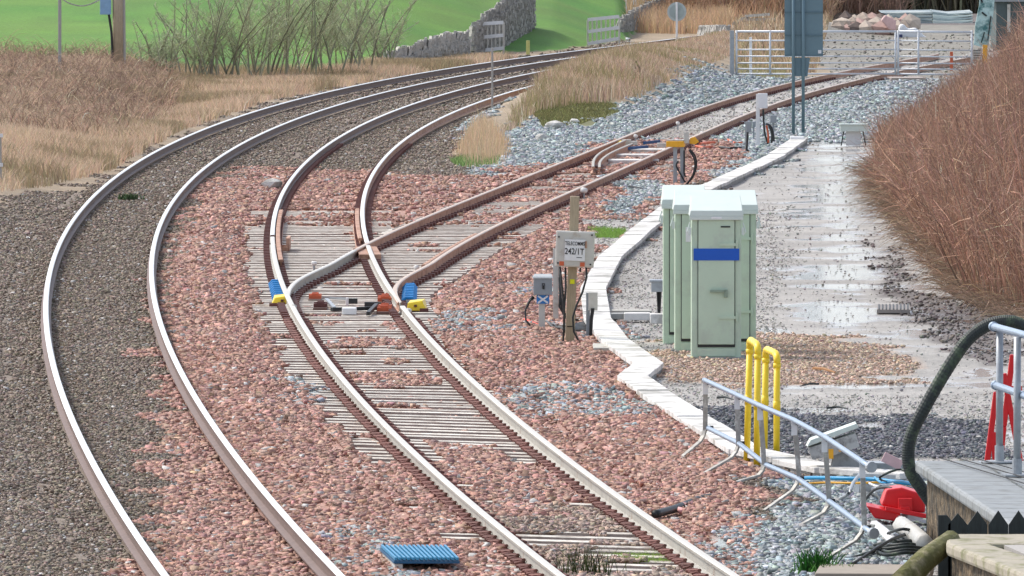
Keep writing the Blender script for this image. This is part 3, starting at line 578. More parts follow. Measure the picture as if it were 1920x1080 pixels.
for sx in (-1, 1): mb.beam((X(1018) - sx * q[0], c.y - .072, Zz(561) - q[1]), (X(1018) + sx * q[0], c.y - .0725 - .001 * sx, Zz(561) + q[1]), .004, .024)
mb.build('white_cross', M_white, t)
mb = MB(); mb.tube([(X(1002), c.y, Zz(558)), (X(992), c.y - .02, Zz(565)), (X(985), c.y - .05, Zz(582)), (X(986), c.y - .08, Zz(600)), (X(998), c.y - .2, .02)], .014, 6); mb.tube([(X(1000), c.y, Zz(556)), (X(994), c.y, Zz(562)), (X(988), c.y, Zz(575))], .02, 6); mb.build('cable', M_black, t, smooth=True)
t = thing('orange_cable', at(1000, 605), 'short bright red orange cable lying left of the control box post', 'cable'); mb = MB()
mb.tube([at(978, 598, .02), at(988, 600, .06), at(1000, 605, .03), at(1010, 610, .02)], .02, 6); mb.build('sheath', mat('orange_sheath', (.85, .08, .04), .5), t, smooth=True)
t = thing('cable_bundle', at(1070, 610), 'black cables looped on the ground behind the telecoms post', 'cables')
for k in range(6):
    mb = MB(); mb.tube([at(1024 + 2 * k, 602 + 2 * k, .04), at(1040 + 3 * k, 611 + k, .06), at(1062, 612 + 2 * k, .05 + .01 * k), at(1085, 606 + 2.4 * k, .06), at(1100 + k, 603 + 3 * k, .03)], .014, 6); mb.build('cable', M_black, t, smooth=True)
# ------------------------------------------------------------------ cable trough
t = thing('cable_trough', at(1216, 686), 'pale concrete cable trough of flat lids zigzagging past the cabinets', 'cable trough')
tp = [at(x, y, .06) for x, y in TR]; lids = []; n = 0
mbL = MB()
for i in range(len(tp) - 1):
    a, b = tp[i].copy(), tp[i + 1].copy(); d = b - a; L = d.length; a, b = a.xy, b.xy; k = max(1, round(L / 1.55)); horiz = abs((TR[i + 1][1] - TR[i][1])) < 30 and i > 9
    for j in range(k):
        p = a.lerp(b, j / k); q = a.lerp(b, (j + 1) / k); dd = (q - p); ln = dd.length; u = dd / ln; off = Vector((-u.y, u.x)) 
        wd = .37; zj = .075 + random.uniform(-.008, .008)
        # width measured across the run
        A = Vector((p.x, p.y, zj)) + Vector((u.x, u.y, 0)) * .012; B = Vector((q.x, q.y, zj)) - Vector((u.x, u.y, 0)) * .012
        n += 1
        if n <= 99: m1 = MB(); m1.beam(A, B, wd, .06); m1.build('trough_lid', M_conc, t, bevel=.006)
        else: mbL.beam(A, B, wd, .06)
        mbL2 = None
if mbL.v: tag(mbL.build('trough_lid', M_conc, t), kind='stuff')
mb = MB()
for i in range(len(tp) - 1): a, b = tp[i], tp[i + 1]; mb.beam((a.x, a.y, -.015), (b.x, b.y, -.016), .33 - .001 * i, .12)
mb.build('trough_wall', M_conc2, t)
# loose slabs
def slab(px0, px1, py, h, label, m=M_conc2, dep=.35):
    c = at((px0 + px1) / 2, py); s_ = 20000 / c.y; mb = MB(); mb.box((c.x, c.y, h / 2), ((px1 - px0) / s_, dep, h)); o = mb.build('concrete_trough_section', m, None, bevel=.008); seat(o); tag(o, label, 'trough section', 'loose trough sections behind the telecoms post')
slab(1124, 1222, 588, .05, 'long flat trough section running to the cabinets, the farther one', mat('trough_tan', (.48, .47, .42), .8, 0, .1))
slab(1131, 1170, 598, .08, 'short olive stained trough section nearer the trough bend'); slab(1170, 1219, 600, .10, 'pale trough section beside the square end block', M_conc); slab(1219, 1246, 606, .13, 'square block at the cabinet end of the trough sections', M_conc)
slab(1112, 1160, 658, .07, 'buff slab on the gravel left of the white trough corner', mat('trough_tan', (.5, .48, .42)), dep=1.2)
# small white box stands
def stand(px0, px1, pyt, pyb, label, sheet):
    c = at((px0 + px1) / 2, pyb); s_ = 20000 / c.y; wd = (px1 - px0) / s_; ht = P(0, pyt, c.y).z; t = thing('white_box_stand', c, label, 'box', 'white boxes on black legs')
    mb = MB(); mb.box((c.x, c.y, ht - .06), (wd, .3, .14)); mb.box((c.x, c.y, ht + .02), (wd + .05, .36, .03)); mb.build('box_body', M_greenroof if sheet else M_galv, t, bevel=.006)
    for sx in (-1, 1):
        for k in range(2 if sheet else 3):
            mb = MB(); mb.tube([(c.x + sx * wd * (.36 if sheet else .05 + .03 * k), c.y - .05 * k, ht - .12), (c.x + sx * wd * (.46 if sheet else .03), c.y - .05, 0)], .014, 6); mb.build('leg', M_black, t)
    if sheet: mb = MB(); mb.box((c.x, c.y + .02, (ht - .12) / 2), (wd * .55, .04, ht - .12)); mb.build('white_panel', M_white, t)
stand(1221, 1250, 529, 592, 'pale box on thin black legs left of the cabinets', False)
stand(1575, 1625, 235, 273, 'pale green table shaped box on the road before the hedge', True)
# ------------------------------------------------------------------ yellow pipe hoops
def hoop(pa, pb, top_a, top_b, bot_a, bot_b, label):
    Ya = at(*bot_a).y; Yb2 = at(*bot_b).y; a0, a1, b0, b1 = P(*bot_a, Ya), P(*top_a, Ya), P(*bot_b, Yb2), P(*top_b, Yb2); r = .034
    t = thing('yellow_pipe_hoop', a0, label, 'pipe', 'yellow pipe hoops')
    for lo, hi in ((a0, a1), (b0, b1)):
        mb = MB(); mb.tube([lo, hi - Vector((0, 0, .06))], r, 14); mb.build('pipe_leg', M_yellow, t, smooth=True)
        mb = MB(); z = lo.lerp(hi, .52); mb.tube([z - Vector((0, 0, .05)), z + Vector((0, 0, .05))], r * 1.16, 14); mb.build('coupling', M_yellow, t, smooth=True); mb = MB(); mb.tube([hi - Vector((0, 0, .13)), hi - Vector((0, 0, .08))], r * 1.22, 14); mb.build('coupling', M_yellow, t, smooth=True)
    mb = MB(); d = (b1 - a1); mb.tube([a1 - Vector((0, 0, .09)), a1 - Vector((0, 0, .03)), a1 + d * .04, a1 + d * .14 + Vector((0, 0, .018)), b1 - d * .14 + Vector((0, 0, .018)), b1 - d * .04, b1 - Vector((0, 0, .03)), b1 - Vector((0, 0, .09))], r * 1.1, 14); mb.build('top_elbow', M_yellow, t, smooth=True)
hoop(0, 0, (1406, 640), (1421, 650), (1400, 868), (1419, 876), 'left hoop of yellow pipe between cabinets and leaning rail frame')
hoop(0, 0, (1436, 657), (1457, 667), (1433, 852), (1456, 862), 'right hoop of yellow pipe beside the dark gravel')
# ------------------------------------------------------------------ railing frame with curved feet
LG = [((1323,710),(1322,820),(1280,862)),((1382,737),(1385,850),(1320,905)),((1425,757),(1434,888),(1380,920)),((1489,784),(1500,910),(1434,967)),((1546,815),(1556,955),(1500,994)),((1617,862),(1621,1003),(1545,1055))]
ft = at(*LG[5][2]); t = thing('railing_frame', ft, 'low galvanised railing on curved feet leaning above the ballast', 'railing')
tops, mids = [], []
for i, (a, b, c_) in enumerate(LG):
    f_ = at(*c_); f_.z = float(hgt(f_.x, f_.y)) + .01; Yp = f_.y + .25; A = P(*a, Yp); B = P(*b, Yp); B.z = max(B.z, .12); k = A.lerp(B, .86)
    mb = MB(); path = [A, A.lerp(B, .4), k, B.lerp(k, .35) + (f_ - B) * .08, B + (f_ - B) * .22, B + (f_ - B) * .6, f_]
    for u, v in zip(path[:-1], path[1:]): mb.beam(u, v + (v - u).normalized() * .006, .05 - .0004 * i, .022)
    lg = mb.build('leg', M_weath, t, bevel=.003); tops.append(A + Vector((0, -.02, -.02))); mids.append(P(*((1328,803),(1386,832),(1437,872),(1497,898),(1555,940),(1622,990))[i], Yp - .03))
    mb = MB(); mb.box(A + Vector((0, -.018, -.09)), (.056, .01, .15)); mb.build('white_label', M_white, t)
    mb = MB(); mb.box(tops[-1] + Vector((.035, .0, -.02)), (.04, .06, .05)); mb.box(mids[-1] + Vector((.035, 0, 0)), (.04, .06, .05)); mb.build('clamp', M_black, t)
def ext(l): return [l[0] + (l[0] - l[1]) * .05] + l + [l[-1] + (l[-1] - l[-2]) * .18]
mb = MB(); mb.tube(ext(tops), .026, 12); mb.build('top_rail', M_galvblue, t, smooth=True)
mb = MB(); mb.tube(ext(mids), .026, 12); mb.build('lower_rail', M_galvblue, t, smooth=True)
mb = MB(); q = ext(tops)[-1]; mb.tube([q, q + Vector((.02, -.05, 0))], .05, 12); mb.build('end_collar', M_galv, t); mb = MB(); q = ext(mids)[-1]; mb.tube([q, q + Vector((.02, -.05, 0))], .05, 12); mb.build('end_collar', M_galv, t)
f3 = at(1432, 967); B3 = P(1500, 925, f3.y + .2)
ink = mat('stencil_ink', (.06, .06, .06))
# ------------------------------------------------------------------ tilted grey cabinet shell
Yh = at(0, 893).y; t = thing('tilted_housing', P(1565, 900, Yh), 'battered grey box with pale tilted lid behind the railing', 'housing')
mb = MB(); mb.prism([P(1556, 893, Yh), P(1614, 893, Yh), P(1614, 858, Yh), P(1588, 838, Yh), P(1562, 852, Yh)], (0, .4, 0)); mb.build('grey_body', M_conc2, t, bevel=.01)
mb = MB(); mb.prism([P(1515, 840, Yh - .1), P(1523, 862, Yh - .1), P(1560, 855, Yh - .1), P(1612, 838, Yh - .1), P(1604, 812, Yh - .1)], (0, .35, 0)); mb.build('lid_skirt', mat('dirty_lid', (.45, .46, .45), .8, 0, .15, 8, dirt=(.2, .2, .2), dscale=9), t, bevel=.005)
mb = MB(); mb.prism([P(1513, 838, Yh - .13), P(1520, 825, Yh - .13), P(1606, 794, Yh - .13), P(1610, 802, Yh - .13)], (0, .42, 0)); mb.build('lid_top', M_greenroof, t, bevel=.005)
mb = MB(); mb.box(P(1558, 851, Yh - .13), (.05, .02, .1)); mb.box(P(1579, 842, Yh - .13), (.07, .02, .05)); mb.build('orange_tape', M_amber, t)
mb = MB(); mb.beam(P(1612, 890, Yh - .15), P(1585, 928, Yh - .15), .03, .05); mb.build('dark_brace', mat('dark_green_paint', (.03, .09, .09), .5), t)
# ------------------------------------------------------------------ hose, cables and litter by the platform
Yp = 99.3
t = thing('black_hose', (P(1718, 912, Yp).x, Yp, .3), 'thick black hose arching from the platform end over the handrail', 'hose')
hp = [(1748,945),(1728,916),(1708,885),(1703,850),(1710,812),(1732,768),(1762,715),(1797,660),(1822,630),(1850,611),(1880,603),(1905,605),(1930,622),(1960,670)]
def smoothpts(pts, n=4):
    out = []; m_ = len(pts)
    for i in range(m_ - 1):
        p0, p1, p2, p3 = pts[max(i - 1, 0)], pts[i], pts[i + 1], pts[min(i + 2, m_ - 1)]
        for j in range(n):
            u = j / n; out.append(.5 * ((2 * p1) + (p2 - p0) * u + (2 * p0 - 5 * p1 + 4 * p2 - p3) * u * u + (3 * p1 - p0 - 3 * p2 + p3) * u ** 3))
    return out + [pts[-1]]
hs = smoothpts([P(x, y, Yp) for x, y in hp], 16); rr = [.060 + .0015 * ((i % 2) * 2 - 1) for i in range(len(hs))]
end = hs[-1]; hs += [end + Vector((.1, .1, -.8)), Vector((end.x + .15, end.y + .1, .0))]; rr += [.056, .056]; st = hs[0]; hs = [Vector((st.x, st.y, 0.0))] + hs; rr = [.056] + rr
mb = MB(); mb.tube(hs, rr, 14); mb.build('corrugated_hose', M_hose, t)
def cable(name, pts, r, m, label, cat='cable', group=None, h=.03):
    mb = MB(); mb.tube(smoothpts([at(p[0], p[1], p[2] if len(p) > 2 else h) for p in pts], 4), r, 7); o = mb.build(name, m, None, smooth=True); seat(o); return tag(o, label, cat, group)
cable('blue_water_pipe', [(1440,908),(1470,900),(1520,896,.08),(1580,897,.1),(1640,899,.1),(1700,906,.08),(1728,910)], .02, M_cyanpipe, 'bright blue pipe running across the ballast to the platform', 'pipe')
cable('loose_cable', [(1487,910),(1540,905,.06),(1600,906,.07),(1660,905,.08),(1725,911,.05)], .011, M_amber, 'thin orange cord just below the blue pipe')
cable('white_pipe', [(1662,940,.1),(1690,975,.08),(1715,1003,.05)], .035, M_white, 'slanting white pipe left of the red case', 'pipe')
cable('white_pipe', [(1690,985,.12),(1712,1000,.12),(1735,1020,.1)], .085, M_boxpale, 'fat pale pipe below the red case', 'pipe')
cable('white_board', [(1640,985,.05),(1660,1000,.05),(1675,1016,.05)], .05, M_white, 'pale rounded plank at the lower right end of the railing', 'plank')
for k, (dx, dy) in enumerate(((0,0),(3,6),(-4,11),(5,17),(0,22))):
    cable('black_cable', [(1640+dx*2,1022+dy*.4,.04),(1660+dx,1018+dy,.07),(1700,1014+dy,.1),(1735,1018+dy,.06)], .017, M_hose, ['topmost','second','middle','fourth','lowest'][k] + ' black cable of the bundle running into the platform foot', 'cable', 'bundled black cables')
cable('black_cable', [(1560,1068,.03),(1600,1056,.05),(1640,1030,.08),(1680,1008,.12),(1730,992,.1)], .016, M_black, 'black cable rising from the weed to the platform')
cable('black_cable', [(1620,940,.1),(1640,918,.3),(1665,914,.36),(1680,925,.3),(1660,942,.15),(1630,960,.06)], .014, M_black, 'looped black cable left of the red case')
cable('black_cable', [(1664,905,.2),(1650,895,.3),(1690,880,.36),(1720,905,.3)], .012, M_hose, 'thin dark cable arching above the red case')
cable('black_cable', [(1660,950,.15),(1668,925,.3),(1700,915,.34),(1735,930,.25)], .014, M_black, 'black cable lying over the top of the red case')
cable('black_cable', [(1228,964),(1262,955),(1292,944),(1312,936),(1345,932)], .04, M_black, 'short dark cable end beside the right running rail')
cable('black_cable', [(1560,1075,.03),(1620,1062,.03),(1700,1054,.03),(1760,1045,.03)], .014, M_black, 'black cable along the top of the buried slab')
for k, q in enumerate(([(1628,905,.05),(1645,912,.2),(1668,908,.2),(1690,914,.1)], [(1632,925,.03),(1650,935,.12),(1640,958,.06)], [(1575,935,.03),(1592,925,.15),(1600,905,.2),(1612,890,.15)], [(1700,985,.1),(1716,978,.2),(1735,984,.2)], [(1665,1000,.1),(1690,992,.18),(1715,996,.15),(1738,1004,.1)], [(1600,1046,.03),(1625,1038,.05),(1650,1028,.05)], [(1640,895,.1),(1655,905,.25),(1690,902,.2),(1725,915,.1)])):
    cable('loose_cable', q, .012 + .003 * (k % 3), [M_white, M_black, M_galv, M_hose, M_black, M_hose, M_cyanpipe][k], ['white cable curling just left of the blue pipe end', 'short black cable left of the red case tray', 'grey cable hanging by the tilted housing', 'dark cable curling right of the red case', 'black cable over the fat pale pipe', 'dark cable end near the weed', 'blue cable curling above the red case'][k])
cable('blue_cable', [(1335,934),(1352,928),(1372,927),(1386,924)], .022, M_bluepl, 'short blue cable end continuing the black one beside the running rail')
# red case
c = at(1684, 968, .1); t = thing('red_case', (c.x, c.y, 0), 'bright red plastic case lying open among cables by the platform', 'case')
Yr = c.y
mb = MB(); mb.prism([P(1652,948,Yr),P(1662,918,Yr),P(1690,914,Yr),P(1735,928,Yr),P(1735,962,Yr),P(1700,960,Yr)], (0,.5,0)); mb.build('case_lid', M_red, t, bevel=.02)
mb = MB(); mb.prism([P(1624,948,Yr-.1),P(1640,972,Yr-.1),P(1682,978,Yr-.1),P(1690,962,Yr-.1)], (0,.6,0)); mb.build('case_tray', M_red, t, bevel=.015)
mb = MB(); mb.beam(P(1660,953,Yr-.14),P(1738,968,Yr-.14),.06,.04); mb.build('rim', M_red, t, bevel=.006)
mb = MB(); mb.box(P(1697,946,Yr-.05),(.13,.12,.12)); mb.box(P(1697,955,Yr-.07),(.09,.12,.06)); mb.build('latch', M_red, t, bevel=.006)
for k in range(9):                    # jumbled scraps
    px, py = [(1640,900),(1668,892),(1700,900),(1655,925),(1625,925),(1650,1000),(1712,985),(1690,1035),(1730,975)][k]
    c = at(px, py); mb = MB(); mb.box(c + Vector((0,0,.04)), (.3,.08,.08), random.uniform(-1,1), ry=random.uniform(-.3,.3)); o = mb.build('scrap_plank', [M_white, M_galv, M_boxpale][k % 3], None); seat(o)
    tag(o, ['short white plank under the blue pipe','grey metal strip above the red case','pale strip between blue pipe and platform','white strip at the left of the cable loop','grey strip beside the dark brace','pale plank by the frame end collar','white strip under the red case','grey strip among the bundled cables','pale strip between red case and wall'][k], 'scrap', 'scraps strewn by the platform')
c = at(1665, 870); t = thing('channel_section', at(1640, 885), 'grey steel channel lying behind the hose at the road edge', 'metal channel'); mb = MB(); mb.beam(at(1600,876,.06),at(1712,878,.06),.12,.1); mb.build('flange', M_galv, t); mb = MB(); mb.beam(at(1610,893,.05),at(1700,897,.05),.2,.07); mb.build('flange', M_galv, t); mb = MB(); mb.beam(P(1656,856,106),P(1690,873,106),.06,.1); mb.build('red_white_end', mat('faded_red', (.62,.42,.42)), t)
mb = MB(); mb.box(at(1800, 872, .02), (2.2, .5, .06)); o = mb.build('chequer_plate', M_galv, None); seat(o); tag(o, 'flat galvanised cover plate behind the platform paving', 'cover plate')
mb = MB(); mb.box(at(1640, 1075, .06), (1.0, 1.2, .08), R(-4)); o = mb.build('buried_slab', mat('buff_slab', (.33, .29, .24), .9), None, bevel=.01); seat(o); tag(o, 'brownish slab at the bottom edge below the black cables', 'slab')
# ------------------------------------------------------------------ platform
HP = .75
def gp(px, py): return G(px, py, HP)
e0, e1 = gp(1722, 884), gp(1880, 975); ex = e0 + (e1 - e0) * 1.14; dR = Vector((5, .15, 0)); bk = gp(1716, 864)
t = thing('platform_end', (e0.x, e0.y, 0), 'grey paved platform end on a rough brown stone wall', 'platform')
n_ = (e1 - e0).normalized(); sx = Vector((-n_.y, n_.x, 0)); sx = sx if sx.x > 0 else -sx
mb = MB(); p0, p1 = bk + Vector((.05, 0, 0)), ex; mb.hexa([Vector((q.x, q.y, z)) for z in (-.1, HP - .12) for q in ((p1 + sx * .06), (p1 + dR), (p0 + dR), (p0 + sx * .06))]); mb.build('stone_wall', M_brown, t)
L = (ex - bk).length; k = int(L / .62); u = (ex - bk) / k
for i in range(k):
    a = bk + u * i; b = bk + u * (i + 1) - u.normalized() * .008; z0, z1 = HP - .115, HP
    mb = MB(); mb.hexa([Vector((q.x, q.y, z)) for z in (z0, z1) for q in (b, b + sx * .6, a + sx * .6, a)]); mb.build('edge_slab', M_slab, t, bevel=.03)
mb = MB(); a = bk + sx * .61; b = ex + sx * .61; mb.hexa([Vector((q.x, q.y, z)) for z in (HP - .11, HP - .004) for q in (b, b + dR, a + dR, a)]); mb.build('paving', M_slab, t)
for k_ in range(3):
    mb = MB(); mb.tube([bk + sx * (.25 + .16 * k_) + Vector((0, 0, .02)), (bk + sx * (.25 + .16 * k_)).lerp(ex + sx * (1.2 + .2 * k_), .5) + Vector((0, 0, .022)), ex + sx * (2.0 + .25 * k_) + Vector((0, 0, .02))], .006, 5); mb.build('thin_wire', M_text, t)
# handrail
c1 = gp(1874, 868); c2 = gp(1907, 893)
t = thing('handrail', (c1.x, c1.y, HP), 'galvanised tube handrail with two posts on the platform paving', 'handrail')
for c_, pt in ((c1, 618), (c2, 632)):
    top = P((1871 if c_ is c1 else 1912), pt, c_.y); mb = MB(); mb.tube([c_, Vector((c_.x, c_.y, top.z))], .034, 12); mb.build('post', M_galv, t, smooth=True)
    mb = MB(); mb.tube([c_ + Vector((0, 0, .004)), c_ + Vector((0, 0, .02))], .15, 16); mb.tube([c_ + Vector((0, 0, .02)), c_ + Vector((0, 0, .16))], .045, 12); mb.build('base_flange', M_galv, t)
for pa, pb in (((1862, 612), (1921, 628)), ((1866, 722), (1921, 742))):
    A = P(*pa, c1.y + .1); B = P(*pb, c2.y - .1); B = A + (B - A) * 1.8; mb = MB(); mb.tube([A, B], .034, 12); mb.tube([A - (B - A).normalized() * .0, A + (B - A).normalized() * .1], .045, 12); mb.build('rail_tube', M_galvblue, t, smooth=True)
# red folding barrier behind
Yq = 101.5; t = thing('red_barrier', (P(1875, 860, Yq).x, Yq, 0), 'red crossed plastic barrier legs behind the handrail', 'barrier')
for (a, b, m_) in (((1868,735),(1852,858),M_red),((1899,665),(1882,800),M_red),((1882,700),(1912,860),M_red),((1882,800),(1876,860),M_red),((1862,810),(1866,860),M_red),((1888,730),(1916,728),M_red)):
    A, B = P(*a, Yq), P(*b, Yq + .02 * random.random()); B2 = A + (B - A) * (A.z / max(.05, A.z - B.z)) if b[1] > 855 else B
    mb = MB(); mb.beam(A, B2, .055, .055); mb.build('plastic_leg', m_, t, bevel=.01)
# picket boards
Yk = 88.55; t = thing('pointed_fence', (P(1765, 1000, Yk).x, Yk, 0), 'dark pointed boards standing in front of the platform wall', 'fence')
pk = [(1763, 966, 955), (1796, 962, 0), (1833, 958, 0), (1872, 957, 0), (1910, 957, 0), (1948, 957, 0), (1986, 957, 0)]
for i, q in enumerate(pk):
    xx = q[0]; l, r_ = xx - 18.5, xx + 18.5
    if i == 0: l, pts = 1759, [P(1759, 1075, Yk), P(1783, 1075, Yk), P(1783, 975, Yk), P(1776, 966, Yk), P(1759, 966, Yk)]
    else: pts = [P(l, 1075, Yk), P(r_, 1075, Yk), P(r_, 984, Yk), P(xx, q[1], Yk), P(l, 984, Yk)]
    for p in pts[:2]: p.z = 0
    mb = MB(); mb.prism(pts, (0, .03 + .0007 * (i % 2), 0)); mb.build('board', M_dark, t, bevel=.002)
for z in (.25,):
    mb = MB(); mb.beam((P(1759, 0, Yk).x, Yk + .06, z), (P(1990, 0, Yk).x, Yk + .06, z), .04, .08); mb.build('cross_rail', M_dark, t)
# near stone wall with coping
Yc = 87.5; t = thing('coped_wall', (P(1800, 1060, Yc).x, Yc, 0), 'pale lichen stone coping on a low wall at the bottom right corner', 'wall')
CP = [P(1778, 1003, Yc + .7), P(2100, 1003, Yc + .7), P(2100, 1120, Yc - 1.1), P(1925, 1072, Yc - .35), P(1845, 1040, Yc + .1)]
top = [Vector(p) for p in CP]; zt = top[0].z
for p in top: p.z = zt
top = [G(1772, 1001, zt), G(2100, 1001, zt), G(2100, 1019, zt), G(1856, 1019, zt), G(1925, 1042, zt), G(1990, 1075, zt), G(1990, 1120, zt), G(1925, 1078, zt), G(1860, 1052, zt), G(1775, 1018, zt)]
mb = MB(); mb.prism([Vector((p.x, p.y, zt - .11)) for p in top], (0, 0, .11)); cpo = mb.build('coping_stone', M_coping, t, bevel=.03)
mb = MB(); inn = [G(1790, 1006, zt), G(2100, 1006, zt), G(2100, 1120, zt), G(1990, 1110, zt), G(1925, 1072, zt), G(1855, 1045, zt), G(1785, 1016, zt)]; mb.prism([Vector((p.x, p.y, -.1)) for p in inn], (0, 0, zt)); mb.build('wall_body', M_brown, t)
mb = MB(); pv = [G(1862, 1010, zt), G(2100, 1010, zt), G(2100, 1110, zt), G(1994, 1073, zt), G(1930, 1040, zt)]; mb.prism([Vector((p.x, p.y, zt - .08)) for p in pv], (0, 0, .068)); mb.build('inner_paving', M_woodgrey, t)
A, B = P(1785, 1012, Yc + .3), P(1690, 1095, Yc - .5); mb = MB(); mb.tube([A, A.lerp(B, .5) + Vector((-.02, 0, .01)), B], [.085, .10, .11], 10); mb.build('mossy_rail', M_moss, t, smooth=True)
# ------------------------------------------------------------------ blue grating step
t = thing('grating_step', at(790, 1045), 'blue slatted grating step on a pale box beside the left rail', 'step')
zt = .16; q = [G(738, 1046, zt), G(862, 1046, zt), G(838, 1022, zt), G(712, 1022, zt)]
mb = MB(); mb.hexa([p - Vector((0, 0, .05)) for p in q] + [p - Vector((0, 0, .03)) for p in q]); mb.build('frame', mat('blue_dark', (.02, .10, .2)), t)
for i in range(15):
    a = q[0].lerp(q[1], (i + .5) / 15); b = q[3].lerp(q[2], (i + .5) / 15); mb = MB(); mb.beam(a - Vector((0, 0, .008)), b - Vector((0, 0, .008)), .02, .025); mb.build('slat', M_bluegrate, t)
mb = MB(); mb.hexa([Vector((p.x, p.y, z)) for z in (-.02, zt - .055) for p in (q[0] + Vector((.01, .02, 0)), q[0] + Vector((.08, .02, 0)), q[3] + Vector((.09, 0, 0)), q[3] + Vector((.02, 0, 0)))]); mb.build('side_panel', M_boxpale, t)
# ------------------------------------------------------------------ ray to terrain
def T(px, py):
    a = math.atan((py - 540) / FPX) + PITCH; lo = 80.0; y = lo
    while y < 1200:
        z = CAMZ - y * math.tan(a); x = (px - 960) * (y * math.cos(PITCH) + (CAMZ - z) * math.sin(PITCH)) / FPX
        if z <= float(hgt(x, y, False)): break
        y += .5
    return Vector((x, y, float(hgt(x, y, False))))
# ------------------------------------------------------------------ drain on the road
c = at(1675, 583); t = thing('drain_grate', c, 'grey slotted drain grate in the mud at the hedge foot', 'drain grate')
mb = MB(); mb.box(c + Vector((0, 0, .03)), (.46, 1.7, .05), R(-2)); mb.build('grate_frame', mat('drain_grey', (.28, .26, .24)), t)
for i in range(9): mb = MB(); mb.box(c + Vector(((i - 4) * .05, 0, .058)), (.018, 1.6, .012), R(-2)); mb.build('slot', M_black, t)
# ------------------------------------------------------------------ siding trap points
def sq(px, py): return at(px, py)
c = at(1268, 345); Y = c.y; t = thing('post_mounted_box', c, 'orange yellow box on twin grey legs with hanging black cable loop', 'box')
for a, b in ((1266, 348), (1279, 333)):
    mb = MB(); mb.beam(P(a, b if a == 1266 else 345, Y), P(a, 276, Y), .075, .06); mb.build('leg', M_galv, t)
mb = MB(); mb.box(P(1267, 270, Y), (.34, .28, .11), R(-8)); mb.build('yellow_box', M_amber, t, bevel=.01)
mb = MB(); mb.box(P(1267, 263, Y) + Vector((0, .02, 0)), (.32, .24, .03), R(-8)); mb.box(P(1287, 258, Y), (.10, .1, .22)); mb.build('white_top', M_boxpale, t, bevel=.005)
mb = MB(); mb.prism([P(1293, 269, Y), P(1294, 259, Y), P(1303, 256, Y), P(1311, 266, Y), P(1303, 271, Y)], (0, .12, 0)); mb.build('amber_lump', M_amber, t, bevel=.01)
for k, pts in enumerate(([(1293,280),(1303,292),(1306,310),(1300,330),(1290,343),(1281,352)], [(1292,281),(1301,296),(1303,312),(1297,332),(1284,349)], [(1283,282),(1283,300),(1283,325),(1287,332)], [(1272,302),(1268,310),(1275,325),(1285,342)])):
    mb = MB(); mb.tube(smoothpts([P(x, y, Y - .05 - .02 * k) for x, y in pts]), .017, 6); mb.build('cable', M_black, t, smooth=True)
c = at(1156, 276); t = thing('yellow_ramp_cover', c, 'small yellow block inside the far rail of the siding points', 'cover')
mb = MB(); mb.hexa([c + Vector(q) for q in ((-.13, -.2, 0), (.13, -.2, 0), (.13, .2, 0), (-.13, .2, 0), (-.12, -.15, .12), (.12, -.15, .13), (.11, .15, .14), (-.11, .15, .13))]); mb.build('cover_shell', M_yellow, t, bevel=.01); mb = MB(); mb.box(c + Vector((.22, .3, .1)), (.2, .2, .12)); mb.build('pale_end', M_boxpale, t)
t = thing('trap_blade', at(1115, 312), 'short curved pinkish rail bending off inside the siding', 'rail')
for k, pts in enumerate(([(1112,312),(1114,298),(1125,286),(1145,275),(1172,262)], [(1124,312),(1126,300),(1140,288),(1160,278),(1185,268)])):
    q = smoothpts([at(*p, HEAD) for p in pts], 4); mb = MB(); sweep(mb, [p.x for p in q], [p.y for p in q], [HEAD - .01 * k] * len(q), sc=[.8] * len(q)); mb.build('curved_rail', [M_railpale, M_railrust], t)
mb = MB(); mb.box(at(1118, 313, .03), (.3, 1.2, .06)); mb.build('base_plate', M_clip, t)
for (x0, x1, py, lb) in ((1140, 1235, 303, 'white timber bearer under the siding points, nearest'), (1150, 1245, 293, 'white timber bearer under the siding points, middle'), (1160, 1262, 283, 'white timber bearer under the siding points, farthest')):
    c = at((x0 + x1) / 2, py, .02); mb = MB(); mb.box(c, ((x1 - x0) / (20000 / c.y), .9, .09)); o = mb.build('timber_bearer', mat('white_bearer', (.68, .68, .66), .8, 0, .15, 5, dirt=(.4, .36, .3), dscale=4), None, bevel=.01); seat(o); tag(o, lb, 'bearer', 'white bearers of the siding points')
c = at(1190, 274, .1); t = thing('blue_drive_rods', (c.x, c.y, 0), 'dark blue rods lying across the siding between yellow boxes', 'rods')
mb = MB(); mb.beam(at(1168, 279, .09), at(1214, 275, .09), .05, .06); mb.build('near_rod', mat('deep_blue_paint', (.01, .07, .2)), t); mb = MB(); mb.beam(at(1208, 268, .09), at(1236, 265, .09), .05, .06); mb.build('far_rod', MATS['deep_blue_paint'], t)
mb = MB(); mb.box(at(1182, 268, .07), (.3, .3, .08)); mb.box(at(1243, 272, .07), (.25, .3, .09)); mb.build('pale_bracket', M_boxpale, t)
t = thing('red_cable_run', at(1325, 272), 'orange red cables trailing from the yellow box towards the white post', 'cables')
for p in ([(1312,270),(1325,268),(1340,267)], [(1305,274),(1320,277),(1335,275)], [(1365,262),(1378,268),(1392,268)], [(1350,276),(1370,278),(1395,277)]):
    mb = MB(); mb.tube([at(*q, .04) for q in p], .028, 6); mb.build('cable', M_black if p[0][0] == 1350 else M_orange, t)
knob(1192, 268, 'pale stud beside the far siding rail near the points', .05); knob(1316, 262, 'pale stud beside the near siding rail past the yellow box', .05); knob(1271, 243, 'pale stud between the siding rails', .05)
